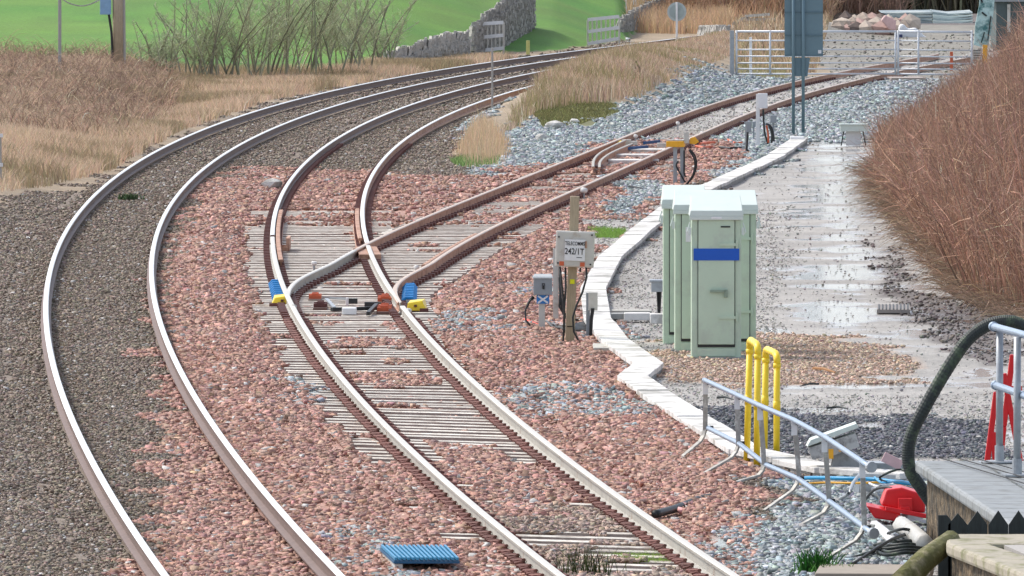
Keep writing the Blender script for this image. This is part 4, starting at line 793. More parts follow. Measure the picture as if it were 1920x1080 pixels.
# white post with box
def postbox(px, pyb, pyt, pw, bpx, bpy, bw, bh, name, label, m=M_boxpale, cab=(), mc=M_black):
    c = at(px, pyb); s_ = 20000 / c.y; t = thing(name, c, label, 'post'); mb = MB(); mb.beam(c, P(px, pyt, c.y), pw / s_, pw / s_); mb.build('post', m, t)
    q = P(bpx, bpy, c.y - .05); mb = MB(); mb.box(q, (bw / s_, .14, bh / s_)); mb.build('box_body', m, t, bevel=.008)
    for i, pts in enumerate(cab): mb = MB(); mb.tube(smoothpts([P(x, y, c.y - .1 - .03 * i) for x, y in pts]), .022, 6); mb.build('cable', mc if i != 1 else M_orange, t, smooth=True)
postbox(1421, 275, 176, 7, 1430, 189, 18, 28, 'marker_post', 'tallest pale post with square white box beside the sign legs', M_white, ([(1431,205),(1432,230),(1434,250),(1440,270)], [(1437,235),(1440,250),(1441,268)], [(1442,236),(1447,250),(1447,268)]), M_hose)
postbox(1400, 285, 228, 5, 1404, 238, 10, 20, 'marker_post', 'short grey post with cable, left of the white box post', M_boxgrey, ([(1402,248),(1401,268),(1401,282),(1420,286)],))
postbox(1450, 268, 215, 4, 1450, 223, 12, 14, 'marker_post', 'short grey post with small box, right of the white box post', M_boxgrey, ([(1436,232),(1446,238),(1450,255),(1452,268),(1460,270)],))
postbox(1413, 262, 228, 3, 1414, 233, 6, 10, 'marker_post', 'tiny grey post touching the white box post', M_boxgrey)
c = at(1496, 270); t = thing('trough_end_box', c, 'white flared box closing the far end of the trough', 'box'); mb = MB(); s_ = 20000 / c.y
mb.prism([P(1485, 272, c.y), P(1508, 272, c.y), P(1511, 263, c.y), P(1508, 257, c.y), P(1482, 257, c.y)], (0, .6, 0)); mb.build('box_body', M_white, t, bevel=.01)
# sign seen from behind
Y = at(0, 252).y; t = thing('road_sign', P(1497, 252, Y), 'large blue grey sign board seen from behind on two posts', 'sign')
for px in (1487.5, 1506):
    mb = MB(); q = P(px, 252, Y); q.z = 0; mb.tube([q, P(px, -90, Y)], .038, 12); mb.build('post', M_sign, t, smooth=True)
mb = MB(); mb.hexa([P(1471, 105, Y + .06), P(1543, 105, Y + .06), P(1543, 105, Y + .075), P(1471, 105, Y + .075), P(1471, -85, Y + .06), P(1543, -85, Y + .06), P(1543, -85, Y + .075), P(1471, -85, Y + .075)]); mb.build('board', M_sign, t)
mb = MB()
for py in (23, 66, 104, -30):
    m1 = MB(); m1.beam(P(1471, py, Y + .045), P(1543, py, Y + .045), .022, .03); m1.build('channel', mat('sign_channel', (.10, .17, .20), .5), t)
mb = MB(); mb.hexa([P(1486, 143, Y + .06), P(1514, 143, Y + .06), P(1514, 143, Y + .07), P(1486, 143, Y + .07), P(1484, 108, Y + .06), P(1519, 108, Y + .06), P(1519, 108, Y + .07), P(1484, 108, Y + .07)]); mb.build('lower_plate', M_sign, t)
mb = MB(); mb.box(P(1537, 97, Y + .052), (.075, .008, .08)); mb.build('white_sticker', M_white, t)
# ------------------------------------------------------------------ gates
Yg = at(0, 153).y
M_gate = mat('bright_galvanised', (.62, .65, .68), .45, .2, .08, 6)
def gate(px0, px1, label, y1=None):
    t = thing('field_gate', P(px0, 145, Yg), label, 'gate', 'galvanised gates across the siding'); Y2 = Yg if y1 is None else y1
    for py, r in ((59, .026), (76, .017), (93, .017), (105.5, .017), (118, .017), (129, .017), (138.5, .02)):
        mb = MB(); mb.tube([P(px0, py, Yg), P(px1, py + (1.5 if px0 > 1500 else 0), Y2)], r * 1.25, 7); mb.build('bar', M_gate, t, smooth=True)
    for px in ([px0, px1] + ([1444] if px0 < 1500 else [1722])):
        mb = MB(); mb.tube([P(px, 57, Yg), P(px, 141, Yg)], .03, 7); mb.build('upright', M_gate, t, smooth=True)
gate(1381, 1679, 'wide galvanised seven bar gate left of the gate meeting uprights'); gate(1684, 1822, 'narrower galvanised gate on the right reaching into the hedge')
for px, w_, a, b, lb in ((1372.5, 8, 57, 156, 'thick grey gate post at the left end of the gates'), (1407.5, 5, 70, 148, 'slim white post standing behind the left gate'), (1776, 5, 145, 165, 'short pale stub post under the right gate'), (1835, 7, 112, 150, 'yellowish post at the hedge end of the gates')):
    c = P(px, b, Yg + (.3 if w_ == 5 else 0)); mb = MB(); q = Vector(c); q.z = 0; mb.beam(q, P(px, a, c.y), w_ / 67, w_ / 67); o = mb.build('gate_post', M_galv if w_ == 8 else (M_wood if w_ == 7 else M_white), None, bevel=.01); seat(o); tag(o, lb, 'post')
c = at(1690, 150); mb = MB(); mb.box(c + Vector((.1, -.3, .04)), (.95, 1.6, .09), R(4)); o = mb.build('timber_board', mat('buff_board', (.4, .34, .3)), None); seat(o); tag(o, 'flat buff board on the grey stones below the gates', 'board')
mb = MB(); Yr_ = 312; q = P(1784, 130, Yr_); q.z = 0; mb.beam(q, P(1784, 97, Yr_), .09, .05); o = mb.build('red_marker', M_orange, None); seat(o); tag(o, 'small faded red upright beyond the right gate', 'marker')
# ------------------------------------------------------------------ far left posts and hurdles
def simplepost(name, px, pyt, pyb, w_, m, label, cat='post', lean=0):
    c = T(px, pyb); s_ = 20000 / c.y; mb = MB(); mb.beam(c - Vector((0, 0, .1)), P(px + lean, pyt, c.y), w_ / s_, w_ / s_); o = mb.build(name, m, None, bevel=.01); seat(o); return tag(o, label, cat)
simplepost('trackside_post', 923, 90, 203, 4, M_woodgrey, 'thin grey post between the tracks, in front of the left hurdle')
simplepost('yellow_post', 990, 76, 106, 7, mat('lime_post', (.55, .55, .2)), 'short lime yellow post just above the far rail')
simplepost('fence_post', 112, -30, 140, 6, M_woodgrey, 'thin grey post standing in the green field far left')
c = T(222, 138); t = thing('telegraph_pole', c, 'stout weathered telegraph pole with blue box in the green field', 'telegraph pole')
mb = MB(); mb.tube([c, P(220, -60, c.y)], [.15, .14], 12); mb.build('pole', M_wood, t, smooth=True)
mb = MB(); mb.tube([P(212, 130, c.y - .1), P(209, 60, c.y - .1), P(203, 20, c.y - .1), P(200, -50, c.y - .1)], .035, 6); mb.build('cable_duct', M_black, t)
mb = MB(); mb.box(P(198, 10, c.y - .1), (.30, .2, .5)); mb.build('blue_box', mat('pale_blue_box', (.25, .42, .6)), t, bevel=.01)
mb = MB(); mb.tube([P(233, 138, c.y), P(231, -60, c.y)], .05, 6); mb.build('pale_stay', M_woodgrey, t)
t = thing('overhead_wire', P(155, 8, c.y), 'pale sagging wire hanging left of the telegraph pole', 'wire'); mb = MB(); mb.tube(smoothpts([P(x, y, c.y) for x, y in ((112,-6),(130,6),(155,11),(178,4),(198,-8))]), .018, 5); mb.build('strand', M_woodgrey, t)
c = T(1, 345); t = thing('edge_post', c, 'dark post with pale tips at the left border among dry grass', 'post'); mb = MB(); mb.beam(c, P(0, 252, c.y), .05, .05); mb.build('shaft', M_woodgrey, t)
for py in (254, 309): mb = MB(); mb.box(P(2, py, c.y - .05), (.07, .05, .07)); mb.build('pale_tip', M_white, t)
def hurdle(p, n, label):
    (x0, y0, x1, y1, x2, y2, x3, y3) = p           # top left, top right, bottom right, bottom left
    c = T((x3 + x2) / 2, max(y3, y2) + 4); Y = c.y; t = thing('wooden_hurdle', c, label, 'hurdle', 'pale wooden hurdles beyond the tracks')
    for u in (0, .5, 1):
        mb = MB(); mb.beam(P(x0 + (x3 - x0) * u, y0 + (y3 - y0) * u, Y), P(x1 + (x2 - x1) * u, y1 + (y2 - y1) * u, Y), .04, .11); mb.build('rail_board', M_white, t)
    for k in range(n + 1):
        u = k / n; a = P(x0 + (x1 - x0) * u, y0 + (y1 - y0) * u, Y + .03); b = P(x3 + (x2 - x3) * u, y3 + (y2 - y3) * u, Y + .03)
        if k in (0, n): b.z = min(b.z, float(hgt(b.x, b.y, False)))
        mb = MB(); mb.tube([a, b], .035 if k in (0, n) else .024, 5); mb.build('bar', M_boxpale, t)
hurdle((884, 46, 944, 42, 944, 90, 884, 97), 8, 'left pale wooden hurdle against the stone wall above the tracks'); hurdle((1102, 37, 1161, 31, 1161, 72, 1102, 82), 7, 'right pale wooden hurdle standing in the tan grass')
Y = 345; t = thing('round_sign', P(1269, 60, Y), 'pale grey round sign seen from behind on a post', 'sign'); mb = MB(); q = P(1269, 60, Y); q.z = float(hgt(q.x, Y, False)); mb.tube([q, P(1269, 4, Y)], .035, 8); mb.build('post', M_white, t)
mb = MB(); mb.tube([P(1269, 22, Y + .05), P(1269, 22, Y + .07)], .31, 28); mb.build('disc', mat('sign_disc', (.45, .52, .52)), t); mb = MB(); mb.tube([P(1269, 22, Y + .04), P(1269, 22, Y + .048)], .24, 28); mb.build('inner_ring', mat('disc_inner', (.36, .43, .42)), t)
# ------------------------------------------------------------------ dry stone walls
def drywall(pts, label, n=5):          # pts: (px, base py, top py)
    mb = MB(); rr = random.Random(len(label)); b = [T(p[0], p[1]) for p in pts]
    tp_ = [P(p[0], p[2], q.y) for p, q in zip(pts, b)]
    for i in range(len(b) - 1):
        L = max((b[i + 1] - b[i]).length, .5); k = int(L / .16)
        for j in range(k):
            u = (j + .5) / k; base = b[i].lerp(b[i + 1], u); H_ = (tp_[i].z - b[i].z) * (1 - u) + (tp_[i + 1].z - b[i + 1].z) * u; z = base.z - .1; yy = -math.atan2(0, 1)
            while z < base.z + H_ - .22:
                h = rr.uniform(.09, .17); mb.box((base.x + rr.uniform(-.03, .03), base.y + rr.uniform(-.06, .06), z + h / 2), (.17 * rr.uniform(.8, 1.5), rr.uniform(.3, .45), h * .96), rr.uniform(-.2, .2), ry=rr.uniform(-.12, .12)); z += h
            mb.box((base.x, base.y, z + .14), (rr.uniform(.05, .10), .4, rr.uniform(.24, .38)), rr.uniform(-.3, .3), ry=rr.uniform(-.05, .45))
    o = mb.build('dry_stone_wall', M_stone, None); seat(o); return tag(o, label, 'stone wall')
drywall([(722, 118, 107), (760, 116, 95), (800, 114, 82), (840, 110, 72), (878, 107, 66)], 'low dark dry stone wall left of the left hurdle')
drywall([(884, 104, 62), (905, 98, 38), (940, 86, 12), (970, 68, -8), (998, 52, -18)], 'taller dry stone wall climbing the field behind the left hurdle')
drywall([(1160, 58, 46), (1185, 52, 30), (1215, 44, 14), (1250, 36, 4)], 'dry stone wall behind the right hurdle near the round sign')
drywall([(1275, 62, 56), (1310, 60, 54), (1345, 60, 53), (1366, 60, 54)], 'very low stone wall in the tan grass left of the gates')
for k in range(6):
    px = 1176 + k * 9; simplepost('fence_paling', px, -12, 32 - k, 2.5, M_white, ['leftmost','second','third','fourth','fifth','rightmost'][k] + ' whitish paling slanting behind the right stone wall', 'paling', lean=4 if k % 2 else -3)['group'] = 'slanting palings behind the right stone wall'
# ------------------------------------------------------------------ yard beyond the gates
lbs = ['tan', 'brown', 'pinkish', 'dark brown', 'buff', 'grey brown']
for k in range(26):
    px = 1575 + k * 5.2 + random.uniform(-3, 3); py = 62 - abs(k - 14) * .5 + random.uniform(-4, 2) - (k % 3) * 8
    c = T(px, min(py, 66) + 6); c.y = 372 + (k % 3) * 1.0; q = P(px, py, c.y); q.z = max(q.z, .15); mb = MB(); r_ = random.uniform(.22, .42); mb.blob((0, 0, 0), (r_ * 1.3, r_, r_), k, 1, .6); o = mb.build('boulder', [M_rock, mat('pale_boulder', (.52, .44, .36), .9, 0, .2, 6), mat('dark_boulder', (.17, .13, .11), .9, 0, .3, 6), mat('pink_boulder', (.5, .34, .29), .9, 0, .2, 6)][k % 4], None); o.location = q
    tag(o, ['brown', 'pale', 'dark', 'pinkish'][k % 4] + ' boulder, ' + ['front', 'middle', 'back'][k % 3] + ' row of the heap beyond the gates, ' + ['first', 'second', 'third', 'fourth', 'fifth', 'sixth', 'seventh', 'eighth', 'ninth'][k // 3] + ' from left', 'boulder', 'boulders heaped beyond the gates')
t = thing('white_sack', P(1703, 75, 370), 'bright white crumpled sack on the heap beyond the gates', 'sack'); mb = MB(); mb.prism([P(1684,76,370),(P(1686,48,370)),P(1694,44,370),P(1702,54,370),P(1718,52,370),P(1732,66,370),P(1745,74,370)], (0,.8,0)); mb.build('sack_body', M_white, t, bevel=.08)
mb = MB(); mb.box(P(1685, 70, 369.8), (.25, .3, .2)); mb.build('dark_end', mat('navy_cloth', (.04, .05, .13)), t)
mb = MB(); mb.prism([P(1652,38,371),P(1660,28,371),P(1680,38,371),P(1680,58,371),P(1668,56,371)], (0,.6,0)); o = mb.build('pink_slab', mat('pink_slab', (.62, .42, .4)), None, bevel=.05); seat(o); tag(o, 'pinkish slab leaning left of the white sack', 'slab')
Y = 400; t = thing('sheet_stack', P(1740, 60, Y), 'wide stack of grey and pale roofing sheets beyond the sack', 'sheet stack')
for k in range(7):
    a = 22 + k * 5; mb = MB(); sh = k * 4; mb.prism([P(1652 + sh * 2.2, a + 2, Y - k * .3), P(1748, a + 1 + k, Y - k * .3), P(1748, a + 5 + k, Y - k * .3), P(1662 + sh * 2.2, a + 6, Y - k * .3)], (0, 3, .05)); mb.build('sheet', M_steelsheet, t)
    mb = MB(); mb.prism([P(1749, a + k * .6, Y - k * .3), P(1780, a + 4 - k * .3, Y - k * .3), P(1824, a - 2 - k * .2 + 3, Y - k * .3), P(1824, a + 3, Y - k * .3), P(1780, a + 8, Y - k * .3), P(1749, a + 5 + k * .6, Y - k * .3)], (0, 3, .05)); mb.build('sheet', M_greenroof if k % 2 else M_steelsheet, t)
Y = 372; mb = MB(); mb.prism([P(1700,72,Y),P(1880,60,Y),P(1880,90,Y),P(1640,96,Y),P(1640,84,Y)], (0,.6,0)); o = mb.build('concrete_bank', mat('pale_bank', (.28,.275,.25)), None); seat(o); tag(o, 'long pale concrete bank behind the gates', 'bank')
Y = 380; t = thing('pallet', P(1415, 52, Y), 'broken pale pallet boards lying in the bracken left of the sign', 'pallet')
for a, b, m_ in (((1378, 45), (1400, 34), M_woodgrey), ((1395, 37), (1455, 36), M_woodgrey), ((1385, 47), (1430, 50), M_boxpale), ((1400, 30), (1440, 27), M_boxpale), ((1420, 45), (1450, 41), M_woodgrey)):
    mb = MB(); mb.beam(P(*a, Y), P(*b, Y - .2), .5, .09); mb.build('board', m_, t)
mb = MB(); mb.beam(P(1398, 52, Y - .1), P(1398, 38, Y - .1), .08, .08); mb.build('block', M_dark, t); mb = MB(); mb.beam(P(1453, 50, Y - .1), P(1453, 36, Y - .1), .08, .08); mb.build('block', M_dark, t)
Y = 318; t = thing('peeling_panel', P(1850, 90, Y), 'tall ragged pale teal panel at the top right beyond the hedge', 'panel')
mb = MB(); q = [P(1826, 84, Y), P(1840, 88, Y), P(1853, 84, Y), P(1860, 50, Y), P(1864, 10, Y), P(1866, -30, Y), P(1838, -30, Y), P(1836, 10, Y), P(1829, 45, Y)]; mb.prism(q, (0, .15, 0)); mb.build('panel_face', M_tealtarp, t)
for q in (((1841,23),(1850,30)), ((1846,60),(1840,80)), ((1858,30),(1852,76)), ((1836,-10),(1842,5))): mb = MB(); mb.beam(P(*q[0], Y - .03), P(*q[1], Y - .03), .03, .05); mb.build('dark_tear', M_dark, t)
t = thing('yellow_marker', P(1848, 130, 300), 'ochre yellow post beside the small grey notice', 'post'); q = P(1847, 130, 300); q.z = 0; mb = MB(); mb.beam(q, P(1847, 84, 300), .13, .1); mb.build('post', M_amber, t)
t = thing('notice', P(1832, 112, 302), 'small speckled grey notice at the right end of the gates', 'notice'); q = P(1832, 112, 302); q.z = 0; mb = MB(); mb.beam(q, P(1832, 100, 302), .05, .05); mb.build('post', M_woodgrey, t); mb = MB(); mb.box(P(1832, 102, 301.9), (.28, .02, .28)); mb.build('plate', M_boxpale, t)
for k in range(4): mb = MB(); mb.box(P(1832, 95 + k * 4.5, 301.88), (.2, .01, .018)); mb.build('printed_line', M_text, t)
Y = 345; t = thing('dark_shed', P(1895, 60, Y), 'dark grey boarded shed behind the hedge in the top right corner', 'shed')
a, b = P(1868, 62, Y), P(1990, -60, Y); mb = MB(); mb.hexa([(a.x, Y, 0), (b.x, Y, 0), (b.x, Y + 4, 0), (a.x, Y + 4, 0), (a.x, Y, P(0, 3, Y).z), (b.x, Y, P(0, 3, Y).z), (b.x, Y + 4, P(0, 3, Y).z), (a.x, Y + 4, P(0, 3, Y).z)]); mb.build('boarded_wall', M_shed, t)
zr = P(0, 3, Y).z; mb = MB(); mb.hexa([(a.x - .2, Y - .2, zr), (b.x, Y - .2, zr), (b.x, Y + 4.2, zr), (a.x - .2, Y + 4.2, zr), (a.x - .2, Y - .2, zr + .08), (b.x, Y - .2, zr + .08), (b.x, Y + 4.2, zr + .5), (a.x - .2, Y + 4.2, zr + .5)]); mb.build('roof', M_boxgrey, t)
for px in (1890, 1893): mb = MB(); mb.beam(P(px, 60, Y - .05), P(px, 8, Y - .05), .05, .03); mb.build('pale_batten', M_boxpale, t)
# ------------------------------------------------------------------ rocks and sticks
def rock(px, py, r, label, m=M_conc):
    c = T(px, py); mb = MB(); mb.blob(c + Vector((0, 0, r * .4)), (r * 1.4, r, r * .7), int(px), 2, .4); o = mb.build('rock', m, None); seat(o); tag(o, label, 'rock')
rock(1040, 240, .16, 'white rock at the edge of the mossy bank'); rock(1077, 231, .10, 'smaller pale rock right of the white one'); rock(1016, 262, .12, 'pale grey rock below the mossy bank'); rock(1196, 214, .09, 'white pebble at the right foot of the tan grass')
rock(1110, 270, .07, 'small dark stone near the far siding rail', M_conc2)
rock(510, 352, .16, 'white rock just left of the near track', M_conc)
def stick(p0, p1, r, m, label, h=.03):
    mb = MB(); a, b = at(*p0, h), at(*p1, h); mb.tube([a, a.lerp(b, .5) + Vector((0, .1, .01)), b], [r, r, r * .5], 5); o = mb.build('stick', m, None); seat(o); tag(o, label, 'stick')
stick((1525, 690), (1566, 698), .018, mat('orange_stick', (.35, .17, .06)), 'orange brown stick on the tan gravel'); stick((1345, 745), (1375, 749), .014, M_dark, 'dark stick on grey ground above the railing'); stick((1550, 765), (1590, 766), .012, M_dark, 'thin dark stick on the road edge')
stick((1535, 720), (1500, 724), .012, M_dark, 'dark twig beside the round puddle'); stick((1085, 352), (1150, 350), .016, M_black, 'black cable scrap on stones beside the siding'); stick((835, 578), (900, 584), .012, M_black, 'thin dark wire on the red stones')
stick((1170, 350), (1205, 353), .016, M_black, 'dark cable scrap below the orange yellow box')
# ------------------------------------------------------------------ plants
def strands(name, P0, P1, P2, r, cols_, m=None, seg=4, parent=None, taper=.25):
    P0, P1, P2 = (np.asarray(p, float) for p in (P0, P1, P2)); n = len(P0); r = np.broadcast_to(r, (n,))
    d = P2 - P0; d /= np.linalg.norm(d, axis=1)[:, None] + 1e-9; ref = np.where(np.abs(d[:, 2:3]) > .8, [[1., 0, 0]], [[0, 0, 1.]]); u = np.cross(d, ref); u /= np.linalg.norm(u, axis=1)[:, None] + 1e-9; w_ = np.cross(d, u)
    V = []
    for k in range(seg + 1):
        t_ = k / seg; c = P0 * (1 - t_) ** 2 + P1 * 2 * t_ * (1 - t_) + P2 * t_ * t_; q = r * (1 - (1 - taper) * t_)
        for a in (0, 2.094, 4.189): V.append(c + (u * math.cos(a) + w_ * math.sin(a)) * q[:, None])
    V = np.stack(V, 1).reshape(-1, 3); st = 3 * (seg + 1); F_ = []
    for k in range(seg):
        for j in range(3): F_.append((k * 3 + j, k * 3 + (j + 1) % 3, (k + 1) * 3 + (j + 1) % 3, (k + 1) * 3 + j))
    F_ = (np.array(F_)[None] + st * np.arange(n)[:, None, None]).reshape(-1, 4)
    if parent is not None: V = V - np.array(parent['_wo'])
    o = npmesh(name, V, F_, m or M_stem, np.repeat(cols_, st, 0))
    if parent is not None: o.parent = parent
    return o
def blades(name, x, y, h, wd, cols_, label, lean=.25, kindname='dry grass', leanx=0):
    n = len(x); z = hgt(x, y, True); a = rng.uniform(0, 6.28, n); lx = rng.normal(leanx, lean, n) * h; ly = rng.normal(0, lean, n) * h
    dx, dy = np.cos(a) * wd / 2, np.sin(a) * wd / 2 * .3; Z = np.zeros(n); B = np.stack([x, y, z - .03], 1); m1 = B + np.stack([lx * .3, ly * .3, h * .55], 1); tp_ = B + np.stack([lx, ly, h], 1); e = np.stack([dx, dy, Z], 1)
    V = np.stack([B - e, B + e, m1 + e * .8, m1 - e * .8, tp_ + e * .15, tp_ - e * .15], 1).reshape(-1, 3); F_ = (np.array([(0, 1, 2, 3), (3, 2, 4, 5)])[None] + 6 * np.arange(n)[:, None, None]).reshape(-1, 4)
    o = npmesh(name, V, F_, M_blade, np.repeat(cols_, 6, 0)); return tag(o, label, kindname, None, 'stuff')
def pal(n, base, sd=.18, hue=.05): return np.clip(np.array(base)[None] * rng.lognormal(0, sd, n)[:, None] * (1 + rng.normal(0, hue, (n, 3))), .01, .8)
def region(n, poly, yr):               # random ground points inside a photo polygon
    xx, yy = [], []; xr = max(abs(p[0] - 960) for p in poly) / 20000 * yr[1] + 1; tot = 0
    x0 = min((p[0] - 960) for p in poly); x1 = max((p[0] - 960) for p in poly)
    xa = min(x0 * yr[0], x0 * yr[1]) / 20000 - .2; xb = max(x1 * yr[0], x1 * yr[1]) / 20000 + .2
    while tot < n:
        x = rng.uniform(xa, xb, n * 2); y = rng.uniform(*yr, n * 2); px, py = proj(x, y, 0); k = inpoly(px, py, poly); xx.append(x[k]); yy.append(y[k]); tot += k.sum()
    return np.concatenate(xx)[:n], np.concatenate(yy)[:n]
# tan grass on the bank between the lines
x, y = region(36000, [(935,262),(965,228),(1018,190),(1080,152),(1150,118),(1250,86),(1372,66),(1372,130),(1290,165),(1200,200),(1120,212),(1010,222)], (225, 380))
px, py = proj(x, y); nz = vnoise(x, y, 2.5, 41); h = (.18 + .42 * nz) * np.clip((py - 50) / 60, np.where(px > 1085, .8, .3), 1) * np.clip((1320 - px) / 120, .35, 1) * np.clip((px - 860) / 120, .5, 1); c = pal(len(x), (.50, .37, .27), .3); gk = (vnoise(x, y, 1.5, 47) > .55)[:, None] & (rng.random((len(x), 1)) < .6); c = np.where(gk, pal(len(x), (.30, .27, .13)), c)
blades('tan_grass', x, y, h, .016, c, 'tall tan dead grass on the bank between main line and siding')
x = rng.normal(-.62, .26, 3600); y = rng.normal(229, 5, 3600); blades('pale_reeds', x, y, rng.uniform(.2, .75, len(x)) * np.exp(-((x + .62) / .5) ** 2), .013, pal(len(x), (.62, .46, .30)), 'pale upright dead reeds at the left tip of the bank', .12)
x, y = region(3600, [(845,303),(880,296),(935,298),(930,309),(880,314),(852,310)], (210, 225)); blades('green_grass', x, y, rng.uniform(.03, .17, len(x)), .012, pal(len(x), (.19, .29, .10), .4), 'green grass at the left tip of the bank', .4)
x, y = region(9000, [(1000,225),(1040,208),(1150,206),(1160,218),(1090,236),(1020,242)], (240, 262)); blades('moss', x, y, rng.uniform(.03, .10, len(x)), .02, pal(len(x), (.19, .19, .08), .4), 'olive green moss under the tan grass', .5)
x, y = region(2500, [(1105,430),(1175,432),(1160,444),(1100,444)], (174, 182)); blades('green_grass', x, y, rng.uniform(.03, .10, len(x)), .01, pal(len(x), (.22, .36, .08)), 'green grass tuft patch beside the trough right of the post', .5)
x, y = region(2600, [(1185,1030),(1235,1028),(1262,1050),(1180,1052),(1120,1040)], (94, 99)); blades('green_weeds', x, y, rng.uniform(.03, .09, len(x)), .008, pal(len(x), (.24, .38, .06), .35), 'bright green weeds between the rails near the bottom', .7)
# verge on the left
x, y = region(70000, [(-60,390),(200,322),(330,250),(500,190),(720,150),(900,122),(1060,98),(1000,92),(880,100),(720,116),(620,135),(320,138),(-60,140)], (168, 330))
h = .10 + .35 * vnoise(x, y, 3, 43); c = pal(len(x), (.60, .45, .32)); k = (vnoise(x, y, 2.2, 44) > .6)[:, None]; c = np.where(k, pal(len(x), (.34, .27, .17)), c); blades('verge_grass', x, y, h, .018, c, 'bleached dead grass along the left verge', .4)
x, y = region(5200, [(-60,285),(120,285),(215,262),(330,215),(320,150),(230,135),(-60,130)], (228, 325)); n = len(x)
B = np.stack([x, y, hgt(x, y)], 1); L = rng.uniform(.3, .9, n); ax = rng.uniform(-1, 1, n); M1 = B + np.stack([ax * L * .3, rng.normal(0, .2, n), L * .8], 1); E = B + np.stack([ax * L * .9, rng.normal(0, .3, n), L * rng.uniform(.3, .9, n)], 1)
tag(strands('brambles', B, M1, E, .008, pal(n, (.38, .25, .17), .4)), 'dark brown brambles at the far left of the verge', 'brambles', None, 'stuff')
# leafless shrubs
def shrub(px, py, hpx, spread, label, n=26, base=(.44, .48, .29), dens=26, name='bare_shrub'):
    c = T(px, py); s_ = 20000 / c.y; H_ = hpx / s_; sp = spread * 1.6 / s_; n = 20; t = thing(name, c, label, 'shrub', 'leafless shrubs on the field edge'); rr = rng
    B = np.array(c)[None] + np.c_[rr.normal(0, sp * .12, n), rr.normal(0, .3, n), np.zeros(n)]; ax = rr.uniform(-1, 1, n); L = H_ * rr.uniform(.65, 1.05, n) * (1 - .25 * ax ** 2)
    E = B + np.c_[ax * sp * .5, rr.normal(0, sp * .25, n), L]; M1 = B + np.c_[ax * sp * .12, rr.normal(0, .1, n), L * .55]
    strands('branches', B, M1, E, rr.uniform(.018, .035, n), pal(n, (.28, .28, .20), .25), parent=t)
    m_ = n * dens; i = rr.integers(0, n, m_); u = rr.uniform(.15, .98, m_)[:, None]; S0 = B[i] * (1 - u) ** 2 + M1[i] * 2 * u * (1 - u) + E[i] * u * u; ll = (H_ * .28 * (1.15 - u[:, 0])) * rr.uniform(.4, 1.2, m_)
    dr = np.c_[rr.normal(0, .55, m_), rr.normal(0, .5, m_), rr.uniform(.3, 1, m_)]; E2 = S0 + dr * ll[:, None]; strands('twigs', S0, (S0 + E2) / 2 + rr.normal(0, .05, (m_, 3)), E2, rr.uniform(.005, .010, m_), pal(m_, base, .25), parent=t, seg=2)
    m2 = m_ * 3; i = rr.integers(0, m_, m2); u = rr.uniform(.2, 1, m2)[:, None]; S1 = S0[i] * (1 - u) + E2[i] * u; E3 = S1 + np.c_[rr.normal(0, .5, m2), rr.normal(0, .5, m2), rr.uniform(.1, 1, m2)] * ll[i][:, None] * .5
    strands('fine_twigs', S1, (S1 + E3) / 2, E3, rr.uniform(.005, .008, m2), pal(m2, base, .25), parent=t, seg=2)
for a in ((300, 143, 110, 90, 'smallest bare shrub, just right of the telegraph pole'), (365, 146, 170, 120, 'bare shrub between telegraph pole and middle of the thicket'), (432, 148, 210, 140, 'tall bare shrub in the left half of the thicket'), (505, 146, 230, 150, 'dense bare shrub at the centre of the thicket'),
          (572, 143, 250, 160, 'darkest bare shrub with thick stems in the right half of the thicket'), (640, 138, 220, 140, 'bare shrub near the right end of the thicket'), (700, 124, 150, 110, 'last bare shrub leaning over the low stone wall')): shrub(*a)
# stump on the bank
c = T(1200, 150); t = thing('branch_stump', c, 'dark olive branching stump at the right of the tan grass', 'stump')
for pts, r in (([(1205,150),(1196,135),(1186,120)], .06), ([(1203,150),(1200,132),(1192,114)], .05), ([(1205,148),(1212,146),(1216,134)], .05), ([(1186,148),(1200,152),(1214,152)], .07)):
    mb = MB(); mb.tube([P(x_, y_, c.y) for x_, y_ in pts], [r, r * .8, r * .3], 6); mb.build('limb', mat('olive_bark', (.09, .085, .04), .9, 0, .3, 12, dirt=(.3, .3, .1), dscale=5), t)
